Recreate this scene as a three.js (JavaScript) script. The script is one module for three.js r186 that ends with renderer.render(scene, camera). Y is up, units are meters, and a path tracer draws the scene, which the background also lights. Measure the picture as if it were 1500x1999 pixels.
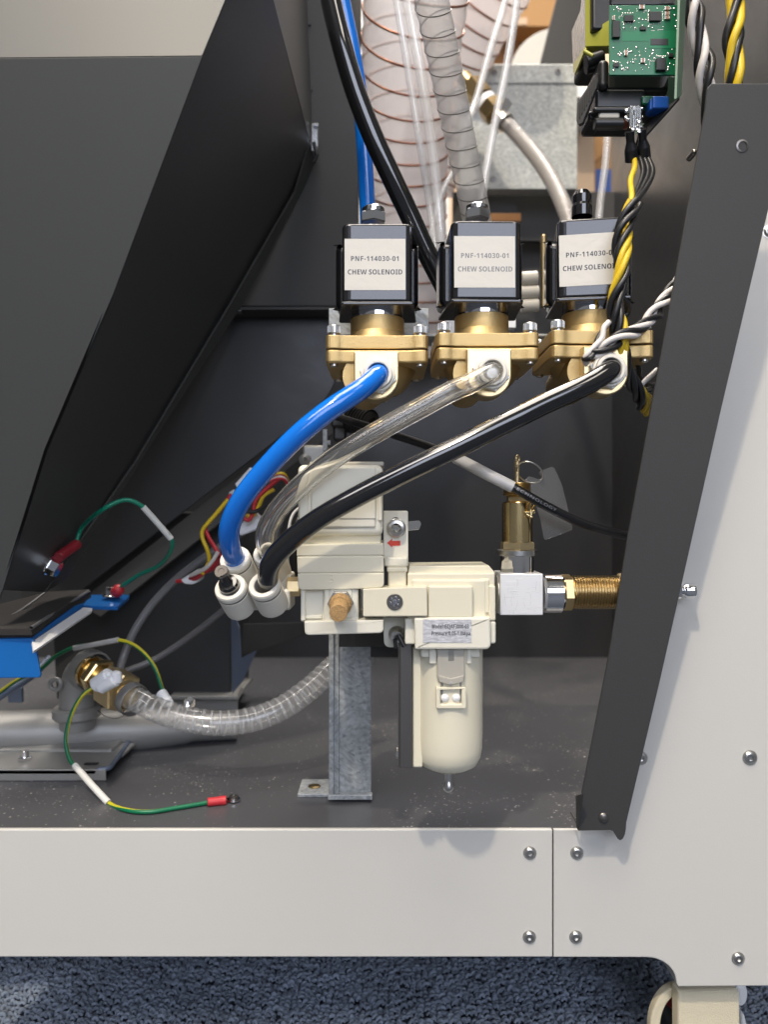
import * as THREE from 'three';
import { RoundedBoxGeometry } from 'three/addons/geometries/RoundedBoxGeometry.js';
import { mergeGeometries } from 'three/addons/utils/BufferGeometryUtils.js';
import { ImprovedNoise } from 'three/addons/math/ImprovedNoise.js';
import { RectAreaLightUniformsLib } from 'three/addons/lights/RectAreaLightUniformsLib.js';

/* ------------------------------------------------------------------ camera, light, exposure */
const scene = new THREE.Scene();
const V = (x, y, z) => new THREE.Vector3(x, y, z);
const FPX = 1482, CX = 750, CY = 999.5, CAM = V(0, 0.37, 0.475);
const camera = new THREE.PerspectiveCamera(2 * Math.atan(999.5 / FPX) * 180 / Math.PI, 769 / 1024, 0.02, 30);
camera.position.copy(CAM);
camera.lookAt(0, 0.37, -1);
camera.focus = 0.455; camera.userData.fStop = 7;
const renderer = new THREE.WebGLRenderer({ antialias: true });
renderer.toneMapping = THREE.LinearToneMapping;
renderer.toneMappingExposure = 0.89;
renderer.shadowMap.enabled = true;
RectAreaLightUniformsLib.init();
scene.background = new THREE.Color().setRGB(0.18, 0.184, 0.192);      // the dim bounce of the surrounding room
// key: a small ceiling downlight in front of the machine; fills: ceiling panels and a window behind the photographer
const KEY = { at: V(-0.60, 2.72, 1.62), to: V(0.05, 0.35, 0), color: 0xfff0d8, power: 17.0, radius: 0.055 };
const PANELS = [
  { at: V(-1.1, 2.8, 2.1), w: 1.2, h: 1.2, color: 0xfbf8ff, power: 7.0, label: 'square ceiling light panel above and left of the photographer' },
  { at: V(1.3, 2.8, 2.1), w: 0.6, h: 1.2, color: 0xfff6ea, power: 4.5, label: 'long ceiling light panel above and right of the photographer' },
  { at: V(-0.25, 2.8, 0.65), w: 1.2, h: 1.2, color: 0xfff4e6, power: 8.0, label: 'square ceiling light panel straight above the open machine' },
  { at: V(0.15, 2.8, -0.80), w: 1.2, h: 1.2, color: 0xfff8f0, power: 24.0, label: 'square ceiling light panel over the aisle behind the machine' },
];
const WINDOW = { at: V(0.55, 1.6, 3.4), to: V(0.05, 0.4, 0), w: 2.3, h: 1.5, color: 0xe0e8ff, power: 3.2 };

/* ------------------------------------------------------------------ helpers */
let seed = 12345;
const rnd = () => { seed = (seed * 1664525 + 1013904223) >>> 0; return seed / 4294967296; };
const rr = (a, b) => a + (b - a) * rnd();
const noise = new ImprovedNoise();
let K = 1;                                                            // scales the depths of the group being built
const P = (px, py, d) => V((px - CX) / FPX * d * K, CAM.y - (py - CY) / FPX * d * K, CAM.z - d * K);
const PL = (px, d) => px / FPX * d * K;                                  // length of px pixels at depth d
const PT = (a) => P(a[0], a[1], a[2]);
const used = {};
const numbered = (n) => { const k = used[n] = (used[n] ?? -1) + 1; return k ? n + '_' + String(k).padStart(3, '0') : n; };
const baseOf = new WeakMap();
function tag(o, label, category, group, kind) {
  o.userData = {}; if (label) o.userData.label = label; if (category) o.userData.category = category;
  if (group) o.userData.group = group; if (kind) o.userData.kind = kind; return o;
}
function thing(name, label, category, base, group) {
  const g = new THREE.Group(); g.name = numbered(name); g.position.copy(base); scene.add(g); baseOf.set(g, base.clone());
  return tag(g, label, category, group);
}
function boxUV(g) {                                                  // uv in metres, projected along each face's main axis
  g = g.index ? g.toNonIndexed() : g;
  const p = g.attributes.position, uv = new Float32Array(p.count * 2), a = V(), b = V(), c = V();
  for (let i = 0; i < p.count; i += 3) {
    a.fromBufferAttribute(p, i); b.fromBufferAttribute(p, i + 1); c.fromBufferAttribute(p, i + 2);
    const n = b.clone().sub(a).cross(c.clone().sub(a)), x = Math.abs(n.x), y = Math.abs(n.y), z = Math.abs(n.z);
    [a, b, c].forEach((q, k) => {
      const [u, v] = z >= x && z >= y ? [q.x, q.y] : x >= y ? [q.z, q.y] : [q.x, q.z];
      uv[(i + k) * 2] = u; uv[(i + k) * 2 + 1] = v;
    });
  }
  g.setAttribute('uv', new THREE.BufferAttribute(uv, 2));
  return g;
}
function clean(g, keepUV) {
  g = g.index ? g.toNonIndexed() : g;
  for (const k of Object.keys(g.attributes)) if (!['position', 'normal', 'uv'].includes(k)) g.deleteAttribute(k);
  if (!keepUV) g = boxUV(g);
  return g;
}
function part(parent, name, geos, mat, opt = {}) {                   // geometries in world coordinates -> one mesh under parent
  const list = (Array.isArray(geos) ? geos : [geos]).map((g) => clean(g.clone(), opt.keepUV));
  const g = list.length > 1 ? mergeGeometries(list) : list[0];
  const b = baseOf.get(parent); g.translate(-b.x, -b.y, -b.z);
  const m = new THREE.Mesh(g, mat); m.name = name; m.castShadow = m.receiveShadow = true; parent.add(m); baseOf.set(m, b);
  if (opt.label) m.userData.label = opt.label;
  if (opt.kind) m.userData.kind = opt.kind;
  return m;
}
function single(name, geos, mat, label, category, group, kind, opt = {}) {   // a thing that is one mesh
  const list = (Array.isArray(geos) ? geos : [geos]).map((g) => clean(g.clone(), opt.keepUV));
  const g = list.length > 1 ? mergeGeometries(list) : list[0];
  g.computeBoundingBox(); const c = V(); g.boundingBox.getCenter(c); c.y = g.boundingBox.min.y; g.translate(-c.x, -c.y, -c.z);
  const m = new THREE.Mesh(g, mat); m.name = numbered(name); m.position.copy(c); m.castShadow = m.receiveShadow = true; scene.add(m);
  return tag(m, label, category, group, kind);
}
// box whose front face fills the pixel rectangle at depth d, reaching th metres back
function box(x0, y0, x1, y1, d, th, r = 0.0006, seg = 2) {
  const a = P(x0, y0, d), b = P(x1, y1, d), w = Math.abs(b.x - a.x), h = Math.abs(a.y - b.y);
  const rad = Math.min(r, w * .49, h * .49, th * .49);
  const g = rad > 1e-5 ? new RoundedBoxGeometry(w, h, th, seg, rad) : new THREE.BoxGeometry(w, h, th);
  return g.translate((a.x + b.x) / 2, (a.y + b.y) / 2, a.z - th / 2);
}
const bx = (w, h, t, x, y, z, r = 0.0005) => (r ? new RoundedBoxGeometry(w, h, t, 2, Math.min(r, w * .49, h * .49, t * .49)) : new THREE.BoxGeometry(w, h, t)).translate(x, y, z);
function orient(g, a, dir) {                                          // geometry along +y from the origin -> from a along dir
  const q = new THREE.Quaternion().setFromUnitVectors(V(0, 1, 0), dir.clone().normalize());
  return g.applyQuaternion(q).translate(a.x, a.y, a.z);
}
function lathe(a, dir, prof, seg = 40) {                              // prof: [radius, height] pairs from a along dir
  const pts = prof.map(([r, h]) => new THREE.Vector2(Math.max(r, 0), h));
  return orient(flatLathe(pts, seg), a, dir);
}
function flatLathe(pts, seg) {                                        // crisp edges: each segment of the profile has its own normals
  const list = [];
  for (let i = 0; i + 1 < pts.length; i++) list.push(new THREE.LatheGeometry([pts[i], pts[i + 1]], seg).toNonIndexed());
  return mergeGeometries(list);
}
function smoothLathe(a, dir, prof, seg = 48) {
  return orient(new THREE.LatheGeometry(prof.map(([r, h]) => new THREE.Vector2(Math.max(r, 0), h)), seg), a, dir);
}
function rod(a, b, r, seg = 20) { const d = b.clone().sub(a), l = d.length(), c = Math.min(r * .12, l * .2); return lathe(a, d, [[0, 0], [r - c, 0], [r, c], [r, l - c], [r - c, l], [0, l]], seg); }
function hexRod(a, b, r, turn = 0) {
  const d = b.clone().sub(a), l = d.length(), c = Math.min(r * .08, l * .2), list = [];
  for (const [r0, r1, h0, h1] of [[0, r - c, 0, 0], [r - c, r, 0, c], [r, r, c, l - c], [r, r - c, l - c, l], [r - c, 0, l, l]]) {
    const v = [], q = (R, k, h) => { const t = turn + k * Math.PI / 3; v.push(R * Math.cos(t), h, R * Math.sin(t)); };
    for (let k = 0; k < 6; k++) { q(r0, k, h0); q(r1, k, h1); q(r1, k + 1, h1); q(r0, k, h0); q(r1, k + 1, h1); q(r0, k + 1, h0); }
    const g = new THREE.BufferGeometry(); g.setAttribute('position', new THREE.Float32BufferAttribute(v, 3)); g.computeVertexNormals();
    g.setAttribute('uv', new THREE.Float32BufferAttribute(new Float32Array(v.length / 3 * 2), 2)); list.push(g);
  }
  return orient(mergeGeometries(list), a, d);
}
const curveOf = (pts, t = 0.5) => new THREE.CatmullRomCurve3(pts.map((p) => (Array.isArray(p) ? PT(p) : p)), false, 'catmullrom', t);
function tube(curve, r, seg = 80, rad = 14) {                         // v = 0.5 faces +z, u in metres
  const n = seg + 1, pos = [], nor = [], uv = [], idx = [], L = curve.getLength();
  const fr = curve.computeFrenetFrames(seg, false);
  let N = V(0, 0, 1);
  for (let i = 0; i < n; i++) {
    const u = i / seg, p = curve.getPointAt(u), T = fr.tangents[i];
    N = (i ? N : V(0, 0, 1)).clone().addScaledVector(T, -(i ? N : V(0, 0, 1)).dot(T));
    if (N.lengthSq() < 1e-3) N = V(0, 1, 0).addScaledVector(T, -T.y);
    N.normalize();
    const B = T.clone().cross(N), R = typeof r === 'function' ? r(u) : r;
    for (let j = 0; j <= rad; j++) {
      const a = (j / rad - .5) * 2 * Math.PI, d = N.clone().multiplyScalar(Math.cos(a)).addScaledVector(B, Math.sin(a));
      pos.push(p.x + d.x * R, p.y + d.y * R, p.z + d.z * R); nor.push(d.x, d.y, d.z); uv.push(u * L, j / rad);
    }
  }
  for (let i = 0; i < seg; i++) for (let j = 0; j < rad; j++) { const a = i * (rad + 1) + j, b = a + rad + 1; idx.push(a, a + 1, b, b, a + 1, b + 1); }
  const g = new THREE.BufferGeometry(); g.setAttribute('position', new THREE.Float32BufferAttribute(pos, 3)); g.setAttribute('normal', new THREE.Float32BufferAttribute(nor, 3)); g.setAttribute('uv', new THREE.Float32BufferAttribute(uv, 2)); g.setIndex(idx);
  return g;
}
function cap(curve, u, r, flip) {                                     // a flat disc closing a tube's end
  const p = curve.getPointAt(u), t = curve.getTangentAt(u); if (flip) t.negate();
  return orient(new THREE.CircleGeometry(r, 20).rotateX(-Math.PI / 2), p, t);
}
const solidTube = (curve, r, seg, rad) => [tube(curve, r, seg, rad), cap(curve, 0, r, true), cap(curve, 1, r)];
function flip(g) { g = g.clone(); const ix = g.index.array; for (let i = 0; i < ix.length; i += 3) { const t = ix[i]; ix[i] = ix[i + 1]; ix[i + 1] = t; } const n = g.attributes.normal; for (let i = 0; i < n.count; i++) n.setXYZ(i, -n.getX(i), -n.getY(i), -n.getZ(i)); return g; }
function hollowTube(curve, r, ri, seg = 90, rad = 24) {
  const ring = (u, s) => { const t = curve.getTangentAt(u).multiplyScalar(s); return orient(new THREE.RingGeometry(ri, r, rad).rotateX(-Math.PI / 2), curve.getPointAt(u), t); };
  return [tube(curve, r, seg, rad), flip(tube(curve, ri, seg, rad)), ring(0, -1), ring(1, 1)];
}
// helix of wire wound round a curve
function helixCurve(curve, R, turns, phase = 0, per = 18, hand = 1) {
  const pts = [], n = Math.ceil(turns * per);
  let N = V(0, 0, 1);
  for (let i = 0; i <= n; i++) {
    const u = i / n, p = curve.getPointAt(u), T = curve.getTangentAt(u);
    N = N.clone().addScaledVector(T, -N.dot(T)).normalize();
    const B = T.clone().cross(N), a = phase + hand * u * turns * 2 * Math.PI, q = typeof R === 'function' ? R(u) : R;
    pts.push(p.clone().addScaledVector(N, Math.cos(a) * q).addScaledVector(B, Math.sin(a) * q));
  }
  return new THREE.CatmullRomCurve3(pts);
}
function shapeOf(pts, holes) {
  const s = new THREE.Shape(pts.map(([x, y]) => new THREE.Vector2(x, y)));
  for (const h of holes ?? []) s.holes.push(new THREE.Path(h.map(([x, y]) => new THREE.Vector2(x, y))));
  return s;
}
function roundPts(pts, r, seg = 5) {                                  // rounds the corners of a polygon; r one number or one per corner
  const out = [];
  pts.forEach((p, i) => {
    const q = pts[(i + pts.length - 1) % pts.length], s = pts[(i + 1) % pts.length], R = Array.isArray(r) ? r[i] : r;
    if (!R) return out.push(p);
    const a = new THREE.Vector2(q[0] - p[0], q[1] - p[1]), b = new THREE.Vector2(s[0] - p[0], s[1] - p[1]), la = Math.min(R, a.length() * .49), lb = Math.min(R, b.length() * .49);
    a.normalize(); b.normalize();
    for (let k = 0; k <= seg; k++) { const t = k / seg, u = (1 - t) * (1 - t) * la, v = t * t * lb; out.push([p[0] + a.x * u + b.x * v, p[1] + a.y * u + b.y * v]); }
  });
  return out;
}
function ext(pts, d, th, bev = 0.0004, holes) {                       // pixel outline at depth d, extruded th backwards
  const w = (q) => { const v = P(q[0], q[1], d); return [v.x, v.y]; };
  const g = new THREE.ExtrudeGeometry(shapeOf(pts.map(w), (holes ?? []).map((h) => h.map(w))), { depth: th - 2 * bev, bevelEnabled: bev > 0, bevelSize: bev, bevelOffset: -bev, bevelThickness: bev, bevelSegments: 2, curveSegments: 10 });
  return g.translate(0, 0, CAM.z - d * K - th + bev);
}
const plane3 = (a, b, c) => { const p = new THREE.Plane().setFromCoplanarPoints(a, b, c); if (p.distanceToPoint(CAM) < 0) p.negate(); return p; };
function onPlane(px, py, pl) { const dir = P(px, py, 1).sub(CAM), t = -pl.distanceToPoint(CAM) / pl.normal.dot(dir); return CAM.clone().addScaledVector(dir, t); }
function facet(pts, pl, th = 0.002, bev = 0.0003) {                   // sheet lying in a slanted plane, th thick behind it
  const w = pts.map((q) => onPlane(q[0], q[1], pl)), n = pl.normal.clone(), o = w[0].clone();
  const u = w[1].clone().sub(o).normalize(), v = n.clone().cross(u);
  const sh = shapeOf(w.map((q) => { const r = q.clone().sub(o); return [r.dot(u), r.dot(v)]; }));
  const g = new THREE.ExtrudeGeometry(sh, { depth: th - 2 * bev, bevelEnabled: bev > 0, bevelSize: bev, bevelOffset: -bev, bevelThickness: bev, bevelSegments: 1 });
  g.translate(0, 0, -th + bev);
  return g.applyMatrix4(new THREE.Matrix4().makeBasis(u, v, n).setPosition(o));
}
const circlePx = (x, y, r, n = 24) => Array.from({ length: n }, (_, k) => [x + r * Math.cos(k / n * 2 * Math.PI), y + r * Math.sin(k / n * 2 * Math.PI)]);

/* ------------------------------------------------------------------ textures and materials */
function dataTex(n, f, repeatM, srgb = true, m = n) {                 // f(x, y) in 0..1 -> value or [r, g, b] (0..1); repeatM metres per tile
  const data = new Uint8Array(n * m * 4);
  for (let y = 0; y < m; y++) for (let x = 0; x < n; x++) {
    let c = f(x / n, y / m); if (!Array.isArray(c)) c = [c, c, c];
    for (let k = 0; k < 3; k++) data[(y * n + x) * 4 + k] = Math.max(0, Math.min(255, Math.round(c[k] * 255)));
    data[(y * n + x) * 4 + 3] = 255;
  }
  const t = new THREE.DataTexture(data, n, m); t.wrapS = t.wrapT = THREE.RepeatWrapping; t.magFilter = THREE.LinearFilter; t.minFilter = THREE.LinearMipmapLinearFilter;
  if (srgb) t.colorSpace = THREE.SRGBColorSpace;
  if (Array.isArray(repeatM)) t.repeat.set(1 / repeatM[0], 1 / repeatM[1]); else t.repeat.set(1 / repeatM, 1 / repeatM);
  t.needsUpdate = true; return t;
}
function tn(x, y, f, z = 0) {                                         // tileable noise on the unit square, f cells, about -1..1
  const a = x * 2 * Math.PI, b = y * 2 * Math.PI, R = f / (2 * Math.PI);
  return noise.noise(Math.cos(a) * R + 31.7 + z, Math.sin(a) * R + Math.cos(b) * R * 1.31 + 11.3, Math.sin(b) * R + 7.1 + z * 1.7) * 1.4;
}
const whiteTex = (n, s, lo, hi, rep) => { let k = s; const q = () => { k = (k * 1664525 + 1013904223) >>> 0; return k / 4294967296; }; return dataTex(n, () => lo + (hi - lo) * q(), rep, false); };
const fineGrain = dataTex(256, (x, y) => .5 + .28 * tn(x, y, 40) + .22 * tn(x, y, 80, 5), 0.03, false);
const smudge = dataTex(256, (x, y) => .80 + .07 * tn(x, y, 5) + .06 * tn(x, y, 14, 3) + .05 * tn(x, y, 40, 9), 0.22, false);
const sandGrain = whiteTex(256, 77, 0, 1, 0.05);
const brush = dataTex(256, (x, y) => .5 + .35 * noise.noise(x * 3, y * 90, 1) + .2 * noise.noise(x * 8, y * 200, 4), 0.04, false);
const std = (o) => { const { c, ...r } = o; const m = new THREE.MeshPhysicalMaterial(r); if (c) m.color.setRGB(...c); return m; };
// galvanised steel: angular spangles of slightly different tone and gloss
const spangles = (() => { const s = []; let k = 9; const q = () => { k = (k * 1664525 + 1013904223) >>> 0; return k / 4294967296; }; for (let i = 0; i < 420; i++) s.push([q(), q(), q()]); return s; })();
function spangle(x, y) { let best = 9, v = 0; for (const [a, b, c] of spangles) { let dx = Math.abs(x - a), dy = Math.abs(y - b); dx = Math.min(dx, 1 - dx); dy = Math.min(dy, 1 - dy); const d = dx * dx + dy * dy * 1.6; if (d < best) { best = d; v = c; } } return v; }
const galvCol = dataTex(192, (x, y) => { const s = spangle(x + .02 * tn(x, y, 30), y + .02 * tn(x, y, 30, 4)), v = .70 + .10 * (s - .5) + .07 * tn(x, y, 26, 2); return [v * .985, v, v * 1.0]; }, 0.06);
const galvRough = dataTex(192, (x, y) => .5 + .3 * (spangle(x + .02 * tn(x, y, 30), y + .02 * tn(x, y, 30, 4)) - .5) + .1 * tn(x, y, 20, 7), 0.06, false);
// dusty dark floor: specks and crumbs of light dust that lie on the paint
const dusty = (() => {
  const W = 1024, H = 1024, c = document.createElement('canvas'); c.width = W; c.height = H; const g = c.getContext('2d');
  g.fillStyle = 'rgb(80,81,85)'; g.fillRect(0, 0, W, H);
  let k = 4242; const q = () => { k = (k * 1664525 + 1013904223) >>> 0; return k / 4294967296; };
  const spot = () => { for (let n = 0; n < 12; n++) { const x = q() * W, y = q() * H, d = .5 + .75 * tn(x / W, y / H, 6, 4) + .3 * tn(x / W, y / H, 16, 8); if (q() < d * d) return [x, y]; } return [q() * W, q() * H]; };
  for (let i = 0; i < 5200; i++) { const [x, y] = spot(), r = .5 + q() * q() * 1.6, a = .3 + .7 * q(); g.fillStyle = `rgba(215,212,205,${a})`; g.beginPath(); g.ellipse(x, y, r, r * (.5 + q() * .5), q() * 3, 0, 7); g.fill(); }
  for (let i = 0; i < 420; i++) { const [x, y] = spot(); g.fillStyle = `rgba(240,238,232,${.6 + .4 * q()})`; g.beginPath(); g.ellipse(x, y, .8 + q() * q() * 2.0, .7 + q() * q() * 1.4, q() * 3, 0, 7); g.fill(); }
  for (let i = 0; i < 60; i++) { g.strokeStyle = `rgba(190,190,190,${.06 + .14 * q()})`; g.lineWidth = .6 + q(); g.beginPath(); const x = q() * W, y = q() * H, a = q() * 7; g.moveTo(x, y); g.quadraticCurveTo(x + 10 * q(), y + 8 * q(), x + Math.cos(a) * 22, y + Math.sin(a) * 22); g.stroke(); }
  const t = new THREE.CanvasTexture(c); t.colorSpace = THREE.SRGBColorSpace; t.wrapS = t.wrapT = THREE.RepeatWrapping; t.repeat.set(1 / .42, 1 / .42); return t;
})();

const M = {
  greyPaint: std({ c: [.585, .578, .548], roughness: .46, bumpMap: fineGrain, bumpScale: .00004 }),
  darkPaint: std({ c: [.028, .029, .031], roughness: .5, roughnessMap: smudge, bumpMap: fineGrain, bumpScale: .00005 }),
  strutPaint: std({ c: [.042, .042, .042], roughness: .62, bumpMap: fineGrain, bumpScale: .00006 }),
  hopperPaint: std({ c: [.058, .060, .058], roughness: .53, clearcoat: .08, clearcoatRoughness: .3, bumpMap: fineGrain, bumpScale: .000008 }),
  wallPaint: std({ c: [.030, .031, .034], roughness: .42, roughnessMap: smudge }),
  voidPaint: std({ c: [.028, .029, .031], roughness: .5 }),
  floorPaint: std({ c: [1, 1, 1], map: dusty, roughness: .36 }),
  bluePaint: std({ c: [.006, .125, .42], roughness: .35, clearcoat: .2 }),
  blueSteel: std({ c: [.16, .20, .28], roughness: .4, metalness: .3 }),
  foam: std({ c: [.035, .032, .03], roughness: .95, bumpMap: sandGrain, bumpScale: .0006 }),
  alu: std({ c: [.88, .87, .85], metalness: .5, roughness: .42, bumpMap: brush, bumpScale: .00006 }),
  castAlu: std({ c: [.37, .365, .35], metalness: .4, roughness: .42, bumpMap: sandGrain, bumpScale: .0001 }),
  galv: std({ c: [.86, .88, .90], map: galvCol, metalness: .2, roughness: .85, roughnessMap: galvRough }),
  galvPale: std({ c: [1, 1, .95], map: galvCol, metalness: .1, roughness: .9, roughnessMap: galvRough }),
  chrome: std({ c: [.86, .86, .87], metalness: 1, roughness: .09 }),
  steel: std({ c: [.62, .61, .58], metalness: 1, roughness: .28 }),
  steelDark: std({ c: [.20, .19, .18], metalness: .9, roughness: .34, bumpMap: brush, bumpScale: .00003 }),
  hexHole: std({ c: [.05, .05, .05], metalness: .6, roughness: .4 }),
  brassCast: std({ c: [.53, .385, .175], metalness: .8, roughness: .42, bumpMap: sandGrain, bumpScale: .00012 }),
  brass: std({ c: [.76, .59, .30], metalness: 1, roughness: .2 }),
  brassHex: std({ c: [.72, .57, .32], metalness: .85, roughness: .3, bumpMap: brush, bumpScale: .00004 }),
  brassDark: std({ c: [.50, .375, .19], metalness: 1, roughness: .3 }),
  bronze: std({ c: [.86, .58, .30], metalness: .3, roughness: .7, map: dataTex(128, (() => { let k = 5; return () => { k = (k * 1664525 + 1013904223) >>> 0; const v = .55 + .45 * k / 4294967296; return [v, v * .97, v * .9]; }; })(), .02), bumpMap: sandGrain, bumpScale: .0005 }),
  coil: std({ c: [.012, .012, .014], roughness: .2, clearcoat: .6, clearcoatRoughness: .1 }),
  blackPlastic: std({ c: [.013, .013, .014], roughness: .32 }),
  blackGloss: std({ c: [.008, .008, .009], roughness: .12, clearcoat: 1, clearcoatRoughness: .05 }),
  blackMatt: std({ c: [.032, .031, .031], roughness: .6 }),
  cream: std({ c: [.745, .70, .55], roughness: .38, bumpMap: fineGrain, bumpScale: .00002 }),
  creamPale: std({ c: [.76, .735, .63], roughness: .4, bumpMap: fineGrain, bumpScale: .00002 }),
  fitting: std({ c: [.72, .69, .61], roughness: .36 }),
  greyPlastic: std({ c: [.42, .40, .35], roughness: .4 }),
  plugTop: std({ c: [.17, .145, .12], roughness: .4 }),
  greyMetal: std({ c: [.34, .33, .30], roughness: .35, metalness: .6 }),
  tubeBlue: std({ c: [.004, .15, .62], roughness: .14, clearcoat: .5, clearcoatRoughness: .08 }),
  clear: std({ c: [.93, .92, .89], roughness: .05, transmission: .95, thickness: .002, ior: 1.42 }),
  clearThin: std({ c: [.94, .94, .94], roughness: .10, transmission: .92, thickness: 0, ior: 1.5, side: THREE.DoubleSide }),
  braidWall: std({ c: [.50, .46, .42], roughness: .3, transmission: .5, thickness: 0, side: THREE.DoubleSide }),
  clearLine: std({ c: [.98, .98, .98], roughness: .16, transmission: .78, thickness: 0, ior: 1.6, side: THREE.DoubleSide }),
  hoseRib: std({ c: [.92, .93, .94], roughness: .12, transmission: .86, thickness: 0, ior: 1.5 }),
  frosted: std({ c: [.83, .805, .81], roughness: .62, transmission: .62, thickness: 0, side: THREE.DoubleSide }),
  frostedGrey: std({ c: [.86, .85, .84], roughness: .32, transmission: .74, thickness: 0, side: THREE.DoubleSide }),
  copper: std({ c: [.34, .15, .09], metalness: .8, roughness: .35 }),
  wireDark: std({ c: [.06, .055, .05], metalness: .4, roughness: .4 }),
  red: std({ c: [.55, .03, .04], roughness: .4 }),
  redDark: std({ c: [.28, .018, .03], roughness: .4 }),
  redPrint: std({ c: [.72, .06, .03], roughness: .5 }),
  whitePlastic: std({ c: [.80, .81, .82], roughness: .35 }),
  whiteMilky: std({ c: [.84, .86, .89], roughness: .3 }),
  sleeve: std({ c: [.72, .72, .68], roughness: .5 }),
  sleeveGrey: std({ c: [.47, .47, .47], roughness: .4 }),
  wireYellow: std({ c: [.72, .50, .02], roughness: .4 }),
  wireBlack: std({ c: [.014, .014, .015], roughness: .35 }),
  wireWhite: std({ c: [.70, .66, .62], roughness: .42 }),
  wireGreen: std({ c: [.004, .22, .13], roughness: .35 }),
  greyCable: std({ c: [.16, .16, .165], roughness: .3 }),
  pcb: std({ c: [.005, .13, .055], roughness: .3, clearcoat: .5, clearcoatRoughness: .15 }),
  pcbEdge: std({ c: [.10, .19, .13], roughness: .5 }),
  chip: std({ c: [.012, .012, .012], roughness: .45 }),
  solder: std({ c: [.80, .80, .78], metalness: 1, roughness: .22 }),
  capBrown: std({ c: [.34, .19, .12], roughness: .4 }),
  olive: std({ c: [.40, .40, .06], roughness: .25, transmission: .15, thickness: 0 }),
  tapeSilver: std({ c: [.52, .50, .42], roughness: .25, metalness: .5, bumpMap: smudge, bumpScale: .002 }),
  trimBlue: std({ c: [.01, .08, .36], roughness: .3 }),
  card: std({ c: [.40, .22, .085], roughness: .85, bumpMap: fineGrain, bumpScale: .0001 }),
  cardPale: std({ c: [.58, .42, .28], roughness: .85 }),
  cardDark: std({ c: [.25, .12, .045], roughness: .85 }),
  reelPaper: std({ c: [.66, .64, .58], roughness: .8 }),
  paper: std({ c: [.80, .80, .78], roughness: .6 }),
  blueLabel: std({ c: [.03, .09, .34], roughness: .6 }),
  tagClear: std({ c: [.85, .85, .85], roughness: .08, transmission: .93, thickness: 0, side: THREE.DoubleSide }),
  carpetBase: std({ c: [.045, .055, .075], roughness: 1 }),
  lampGlow: std({ c: [.9, .9, .9], emissive: 0xfff4e4, emissiveIntensity: 4 }),
  paneGlow: std({ c: [.9, .9, .9], emissive: 0xdfeaff, emissiveIntensity: 2.2 }),
  lampBody: std({ c: [.75, .75, .75], roughness: .4 }),
  creamCaster: std({ c: [.82, .74, .54], roughness: .55, bumpMap: sandGrain, bumpScale: .0005 }),
};
M.wireGY = (() => { const t = dataTex(64, (x, y) => { const s = (y + x * .6) % 1; return s > .28 && s < .60 ? [.80, .76, .16] : [.02, .42, .28]; }, [.11, 1]); return std({ c: [1, 1, 1], map: t, roughness: .38 }); })();
function textTex(w, h, draw) { const c = document.createElement('canvas'); c.width = w; c.height = h; draw(c.getContext('2d'), w, h); const t = new THREE.CanvasTexture(c); t.colorSpace = THREE.SRGBColorSpace; t.anisotropy = 8; return t; }
function card(cx, cy, cz, w, h, th) {                                  // thin sheet whose front face carries uv 0..1
  const g = new THREE.BoxGeometry(w, h, th).translate(cx, cy, cz); return g;
}

/* ------------------------------------------------------------------ lamps */
{
  const t = thing('ceiling_downlight', 'round ceiling downlight above and left of the photographer', 'lamp', KEY.at);
  part(t, 'housing', lathe(KEY.at, V(0, 1, 0), [[.075, -.004], [.085, 0], [.085, .07], [.0, .07]], 32), M.lampBody);
  part(t, 'diffuser', lathe(KEY.at, V(0, -1, 0), [[0, 0], [KEY.radius, 0], [KEY.radius, -.006], [0, -.006]], 32), M.lampGlow);
  const s = new THREE.SpotLight(KEY.color, KEY.power, 0, 0.5, .6, 2); s.position.copy(KEY.at).add(V(0, -.075, 0)); s.target.position.copy(KEY.to);
  s.castShadow = true; s.shadow.radius = KEY.radius / .02; s.shadow.mapSize.set(2048, 2048); scene.add(s, s.target); s.name = 'downlight_beam';
}
for (const p of PANELS) {
  const t = thing('ceiling_light_panel', p.label, 'lamp', p.at);
  part(t, 'frame', bx(p.w + .04, .05, p.h + .04, p.at.x, p.at.y + .03, p.at.z, .004), M.lampBody);
  part(t, 'diffuser', bx(p.w, .006, p.h, p.at.x, p.at.y + .001, p.at.z, 0), M.lampGlow);
  const l = new THREE.RectAreaLight(p.color, p.power, p.w, p.h); l.position.copy(p.at).add(V(0, -.006, 0)); l.lookAt(p.at.x, 0, p.at.z + .0001); scene.add(l); l.name = 'panel_light';
}
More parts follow.
